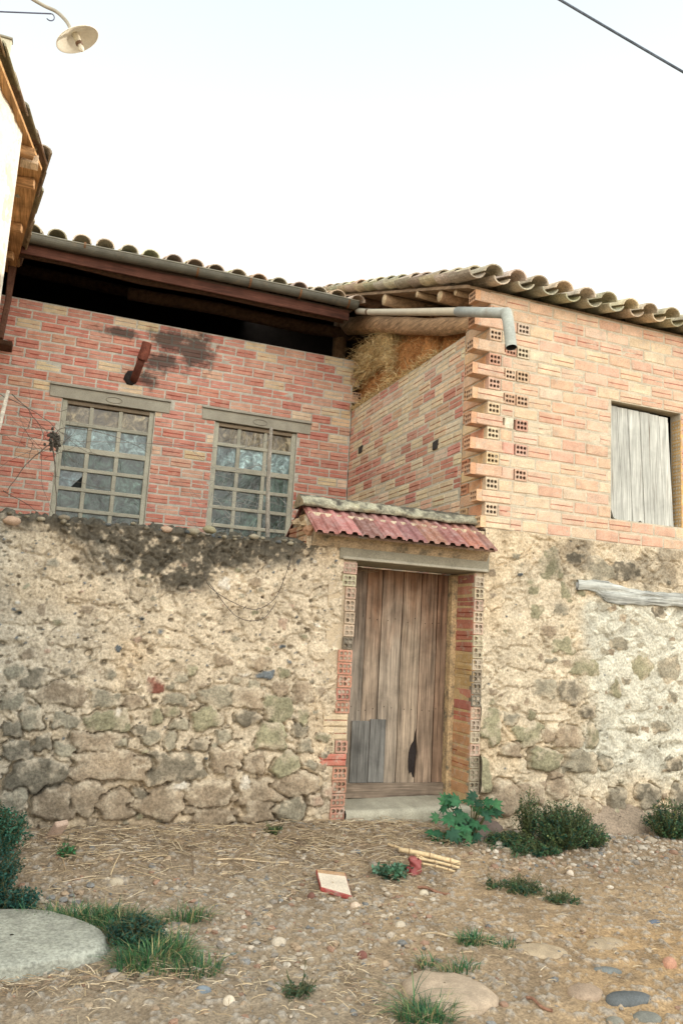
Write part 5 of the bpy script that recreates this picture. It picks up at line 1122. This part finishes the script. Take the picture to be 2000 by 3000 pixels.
tag(b.build('crushed_can', M['paint'], None, loc=tuple(rc), smooth=True), 'crumpled dull-red can standing against the dry canes', 'can')
for p, q, r, lb in (((-2.27, -.54), (-1.80, -.60), .006, 'long thin pale stick lying parallel to the yard wall'), ((-1.40, -1.81), (-1.17, -1.92), .005, 'straw-coloured stalk pointing at the grass tuft right of centre'), ((-1.26, -2.60), (-1.21, -2.72), .007, 'short brown twig on the bare dirt at the bottom right'), ((-1.05, -1.05), (-.90, -1.20), .009, 'reddish-brown stick in front of the canes')):
    b = MB(); A = np.array([*p, G(*p)+.012]); B = np.array([*q, G(*q)+.012]); b.tube([A+(B-A)*s+np.array([.006*math.sin(s*7), .008*math.sin(s*5), .006*math.sin(s*6)]) for s in np.linspace(0, 1, 9)], r, 6, (.50, .39, .25) if r < .0065 else (.26, .14, .09), lump=.2)
    tag(b.build('stick', M['bark'], None, loc=tuple(A)), lb, 'stick')

# ---- plants
GR = [(.030, .100, .052), (.022, .075, .044), (.045, .125, .058), (.016, .058, .040), (.075, .145, .060), (.13, .16, .055), (.085, .12, .045)]
def leaf(V, F, Cc, p, d, l, w_, c, rng, fold=.25):
    d = d/(np.linalg.norm(d)+1e-9); s = np.cross(d, rng.normal(size=3)*.5+np.array([0, 0, 1.])); s = s/(np.linalg.norm(s)+1e-9); u = np.cross(s, d)
    k = len(V); V += [p, p+d*l*.5+s*w_+u*w_*fold, p+d*l, p+d*l*.5-s*w_+u*w_*fold, p+d*l*.5]
    F += [[k, k+1, k+4], [k+1, k+2, k+4], [k+4, k+2, k+3], [k, k+4, k+3]]; Cc += [c]*5
def weed(nm, blobs, nst, label, seed, lf=(.016, .03), cols=GR, cat='bush', per=18, base=None, group=None, w_=.32, stemc=(.10, .11, .05)):
    rng = np.random.RandomState(seed); V = []; F = []; Cc = []; b = MB(); st = MB()
    for bx, by, bz, rx, ry, rz, wt in blobs:
        for i in range(int(nst*wt)):
            d = rng.normal(size=3); d /= np.linalg.norm(d); d[2] = abs(d[2])*.9-.15; rad = rng.uniform(.55, 1.06)**.6
            tip = np.array([bx+d[0]*rx*rad, by+d[1]*ry*rad, bz+d[2]*rz*rad]); tip[2] = max(tip[2], G(tip[0], tip[1])+.02)
            root = np.array([bx+d[0]*rx*.25, by+d[1]*ry*.25, max(bz-rz*.8, G(bx, by)-.01)]) 
            mid = (root+tip)/2+rng.normal(size=3)*.035+np.array([0, 0, .03]); hue = rng.rand()
            cb = np.array(cols[rng.randint(len(cols))])*rng.uniform(.75, 1.25)
            st.tube([root, mid, tip], [.0028, .002, .001], 3, stemc, cap=False)
            for j in range(per):
                t = .12+.88*(j+rng.rand())/per; p = (1-t)**2*root+2*t*(1-t)*mid+t*t*tip
                ax = tip-root; ax /= np.linalg.norm(ax)+1e-9; o = rng.normal(size=3); o -= ax*o.dot(ax); o /= np.linalg.norm(o)+1e-9
                leaf(V, F, Cc, p, o+ax*rng.uniform(-.2, .8)+np.array([0, 0, .15]), rng.uniform(*lf)*(1.15-.5*t), rng.uniform(*lf)*w_*(1.15-.5*t), cb*rng.uniform(.8, 1.2), rng)
    b.add(V, F, np.array(Cc)); bx, by = blobs[0][:2]; o = b.build(nm, M['leaf'], None, loc=(bx, by, G(bx, by)))
    tag(o, label, cat, group); st.build('stems', M['leaf'], o); return o
weed('weed_bush', [(.46, -.52, .08, .33, .24, .27, 1.0), (.46, -.50, .06, .20, .16, .20, .45), (.22, -.42, .17, .11, .12, .25, .2), (.70, -.52, .0, .22, .18, .18, .4), (.02, -.50, -.05, .26, .18, .12, .6), (.20, -.62, -.08, .20, .10, .07, .3)], 290, 'largest dark green leafy bush at the foot of the right-hand rubble wall', 31, lf=(.016, .032), per=20)
weed('weed_bush', [(1.72, -.34, .06, .28, .2, .24, 1)], 170, 'dark green bush cut off by the right edge at the wall foot', 32, lf=(.018, .034))
weed('tall_weed', [(-3.68, -.38, .12, .27, .22, .25, 1.0)], 230, 'tall bushy weed at the left edge, nearest the yard wall', 33, lf=(.02, .038), cols=[(.035, .13, .085), (.025, .10, .065), (.05, .16, .10)])
weed('tall_weed', [(-3.66, -.86, .02, .22, .22, .26, 1.0), (-3.50, -1.0, -.10, .16, .12, .10, .3)], 230, 'dense weed at the left edge just behind the round grey slab', 34, lf=(.018, .034), cols=[(.022, .095, .075), (.018, .075, .06), (.035, .12, .09)])
weed('mat_weed', [(-.36, -1.22, -.16, .16, .20, .07, 1.0), (-.24, -1.48, -.18, .15, .08, .05, .5), (-.52, -1.12, -.17, .08, .06, .05, .2)], 110, 'low creeping weed mat right of centre on the dirt', 35, lf=(.012, .022), per=12, cat='weed')
weed('ground_weed', [(-1.12, -.82, -.11, .17, .11, .06, 1.0)], 40, 'small blue-green weed left of the crushed red can', 36, lf=(.035, .06), per=6, cols=[(.06, .15, .085), (.09, .19, .12)], cat='weed')
weed('ground_weed', [(-1.80, -.24, .0, .06, .05, .09, 1.0)], 22, 'tiny green sprig at the foot of the wall left of the gateway', 37, lf=(.015, .03), per=9, cols=GR[2:3]+GR[4:], cat='weed')
weed('ground_weed', [(-3.22, -.42, -.06, .05, .05, .07, 1.0)], 24, 'small bright green seedling below the brick fragment', 38, lf=(.02, .04), per=7, cols=[(.06, .20, .08)], cat='weed')
weed('ground_weed', [(-2.28, -2.33, -.19, .08, .05, .04, 1.0)], 60, 'flat grey-green weed at the bottom left of centre', 39, lf=(.012, .022), per=9, cols=[(.08, .13, .07), (.06, .11, .06)], cat='weed')
weed('ground_weed', [(-2.92, -1.62, -.10, .17, .15, .13, 1.0)], 190, 'dark feathery weed growing out of the grass by the grey slab', 40, lf=(.014, .026), per=14, cols=[(.02, .075, .06), (.03, .095, .06)], cat='weed')
weed('ground_weed', [(.0, -.62, -.08, .10, .08, .06, 1.0)], 40, 'light green weed sprouting from the gravel between the fig and the bush', 41, lf=(.014, .028), per=9, cols=[(.06, .15, .07), (.08, .17, .08)], cat='weed')
def grass(nm, spots, label, seed, cols, cat='grass tuft', group='grass tufts on the dirt'):
    rng = np.random.RandomState(seed); V = []; F = []; Cc = []
    for cx, cy, rx, ry, n_, h_ in spots:
        for i in range(n_):
            a, q = rng.rand()*6.28, rng.rand()**.6; x, y = cx+rx*q*math.cos(a), cy+ry*q*math.sin(a); z = G(x, y)
            l = h_*rng.uniform(.35, 1.25); dr = np.array([math.cos(a)+rng.normal()*.6, math.sin(a)+rng.normal()*.6, 0]); dr /= np.linalg.norm(dr)+1e-9
            lean = rng.uniform(.35, 1.9); s = np.cross(dr, [0, 0, 1.])*rng.uniform(.0016, .0034); p = np.array([x, y, z]); pr = None; k = len(V)
            c = np.array(cols[rng.randint(len(cols))])*rng.uniform(.7, 1.3)
            for j, t in enumerate((0, .3, .6, .85, 1)):
                c0 = p+dr*l*lean*t*t*.8+np.array([0, 0, 1.])*l*(t-.38*lean*t*t); ww = (1-t**2)*1.0+.05
                V += [c0-s*ww, c0+s*ww]; Cc += [c, c]
            F += [[k+2*j, k+2*j+1, k+2*j+3, k+2*j+2] for j in range(4)]
    b = MB(); b.add(V, F, np.array(Cc)); cx, cy = spots[0][:2]
    return tag(b.build(nm, M['leaf'], None, loc=(cx, cy, G(cx, cy))), label, cat, group)
GG = [(.06, .17, .065), (.045, .135, .058), (.08, .20, .07), (.12, .20, .08), (.03, .10, .05), (.035, .11, .055), (.34, .29, .14)]
grass('grass_tuft', [(-1.17, -1.97, .10, .06, 230, .07), (-1.03, -2.05, .08, .04, 60, .05)], 'round bushy grass tuft right of centre on the dirt', 51, GG)
grass('grass_tuft', [(-1.42, -2.26, .12, .05, 90, .08), (-1.55, -2.16, .05, .04, 50, .09)], 'thin sprawling grass just behind the tan boulder', 52, GG)
grass('grass_tuft', [(-1.80, -2.66, .14, .07, 330, .11), (-1.84, -2.58, .04, .04, 20, .20)], 'tallest grass tuft at the bottom edge in front of the tan boulder', 53, GG)
grass('grass_tuft', [(-2.62, -1.32, .16, .05, 130, .11), (-2.57, -1.34, .05, .04, 40, .12)], 'narrow grass tuft standing apart to the right of the slab grass', 54, GG)
grass('grass_tuft', [(-3.20, -1.20, .26, .08, 420, .12), (-2.96, -1.42, .20, .12, 330, .11), (-3.05, -1.28, .2, .08, 220, .12)], 'long grass bordering the back edge of the round grey slab', 55, GG)
grass('grass_tuft', [(-2.86, -1.86, .20, .16, 520, .12), (-2.68, -2.02, .12, .09, 160, .10), (-2.74, -1.72, .1, .08, 120, .13)], 'thick green grass clump right of the round grey slab', 56, GG)
grass('grass_tuft', [(-3.0, -1.80, .05, .05, 40, .09)], 'few short blades at the right tip of the round grey slab', 57, GG)
# the young fig with lobed leaves
fig = thing('fig_plant', (-.18, -.22, G(-.18, -.22)), 'young fig plant with broad lobed leaves sprouting beside the door step', 'fig plant')
rng = np.random.RandomState(71); b = MB()
LR = [(0, 1.0), (.32, .50), (.62, .92), (.98, .45), (1.35, .78), (1.9, .42), (2.5, .52), (math.pi, .16)]
def figleaf(p, nrm, dr, sz, c):
    nrm = nrm/np.linalg.norm(nrm); dr = dr-nrm*dr.dot(nrm); dr /= np.linalg.norm(dr)+1e-9; s = np.cross(nrm, dr); t = np.linspace(-math.pi, math.pi, 56, endpoint=False)
    a = np.array([q[0] for q in LR]); r_ = np.array([q[1] for q in LR]); rr = np.interp(np.abs(t), a, r_); rr = np.maximum(rr, .14); rr = rr*(.94+.06*np.cos(t*20))
    x = np.cos(t)*rr; y = np.sin(t)*rr; rim = np.array([p+dr*sz*(.25+xx)+s*sz*yy+nrm*sz*(-.22*(abs(yy))**1.5-.18*max(xx, 0)**2+.05*math.sin(tt*5)) for xx, yy, tt in zip(x, y, t)])
    inn = np.array([p+dr*sz*(.25+xx*.5)+s*sz*yy*.5+nrm*sz*(-.03) for xx, yy in zip(x, y)]); ce = p+dr*sz*.25+nrm*sz*.02; n_ = len(t)
    V = np.concatenate([rim, inn, [ce]]); F = [[i, (i+1) % n_, n_+(i+1) % n_, n_+i] for i in range(n_)]+[[n_+i, n_+(i+1) % n_, 2*n_] for i in range(n_)]
    cc = np.tile(c, (len(V), 1)); cc[n_:] *= 1.12; b.add(V, F, cc)
FC = [(.026, .105, .042), (.020, .08, .036), (.042, .135, .05), (.016, .062, .032)]
stm = MB(); root = np.array([-.16, -.20, -.16])
tips = [(-.56, -.42, .06), (-.46, -.48, .10), (-.50, -.40, .16), (-.40, -.44, .03), (-.34, -.50, -.02), (-.27, -.50, -.06), (-.22, -.46, .04), (-.36, -.40, .18), (-.28, -.36, .24), (-.20, -.34, .27), (-.12, -.32, .27), (-.04, -.30, .25), (.04, -.27, .22), (-.30, -.44, .11), (-.15, -.40, .10), (-.08, -.36, .15), (-.47, -.38, .01), (-.40, -.34, .25), (-.33, -.30, .29), (-.42, -.50, -.05), (-.17, -.42, -.05), (.09, -.24, .18), (-.02, -.34, .17), (-.25, -.40, .18), (-.53, -.44, -.01), (-.34, -.46, .05)]
tips = tips+[tuple(np.array(q)*.8+np.array([-.26, -.30, .06])*.2+rng.normal(size=3)*.03) for q in tips[::1]]
for i, t_ in enumerate(tips):
    tip = np.array(t_)+np.array([-.07, 0, -.02])+rng.normal(size=3)*.012; out_ = tip-root; out_ /= np.linalg.norm(out_)
    mid = root+(tip-root)*.55+np.array([0, 0, .05]); stm.tube([root+rng.normal(size=3)*.01, mid, tip], [.007, .004, .0022], 5, (.14, .15, .06), cap=False)
    figleaf(tip, np.array([-.10, -.62, .62])+rng.normal(size=3)*.25, out_*np.array([1, 1, .5])+rng.normal(size=3)*.35, rng.uniform(.065, .095), np.array(FC[rng.randint(4)])*rng.uniform(.8, 1.2))
b.build('leaves', M['leaf'], fig, smooth=True); stm.build('stems', M['leaf'], fig)
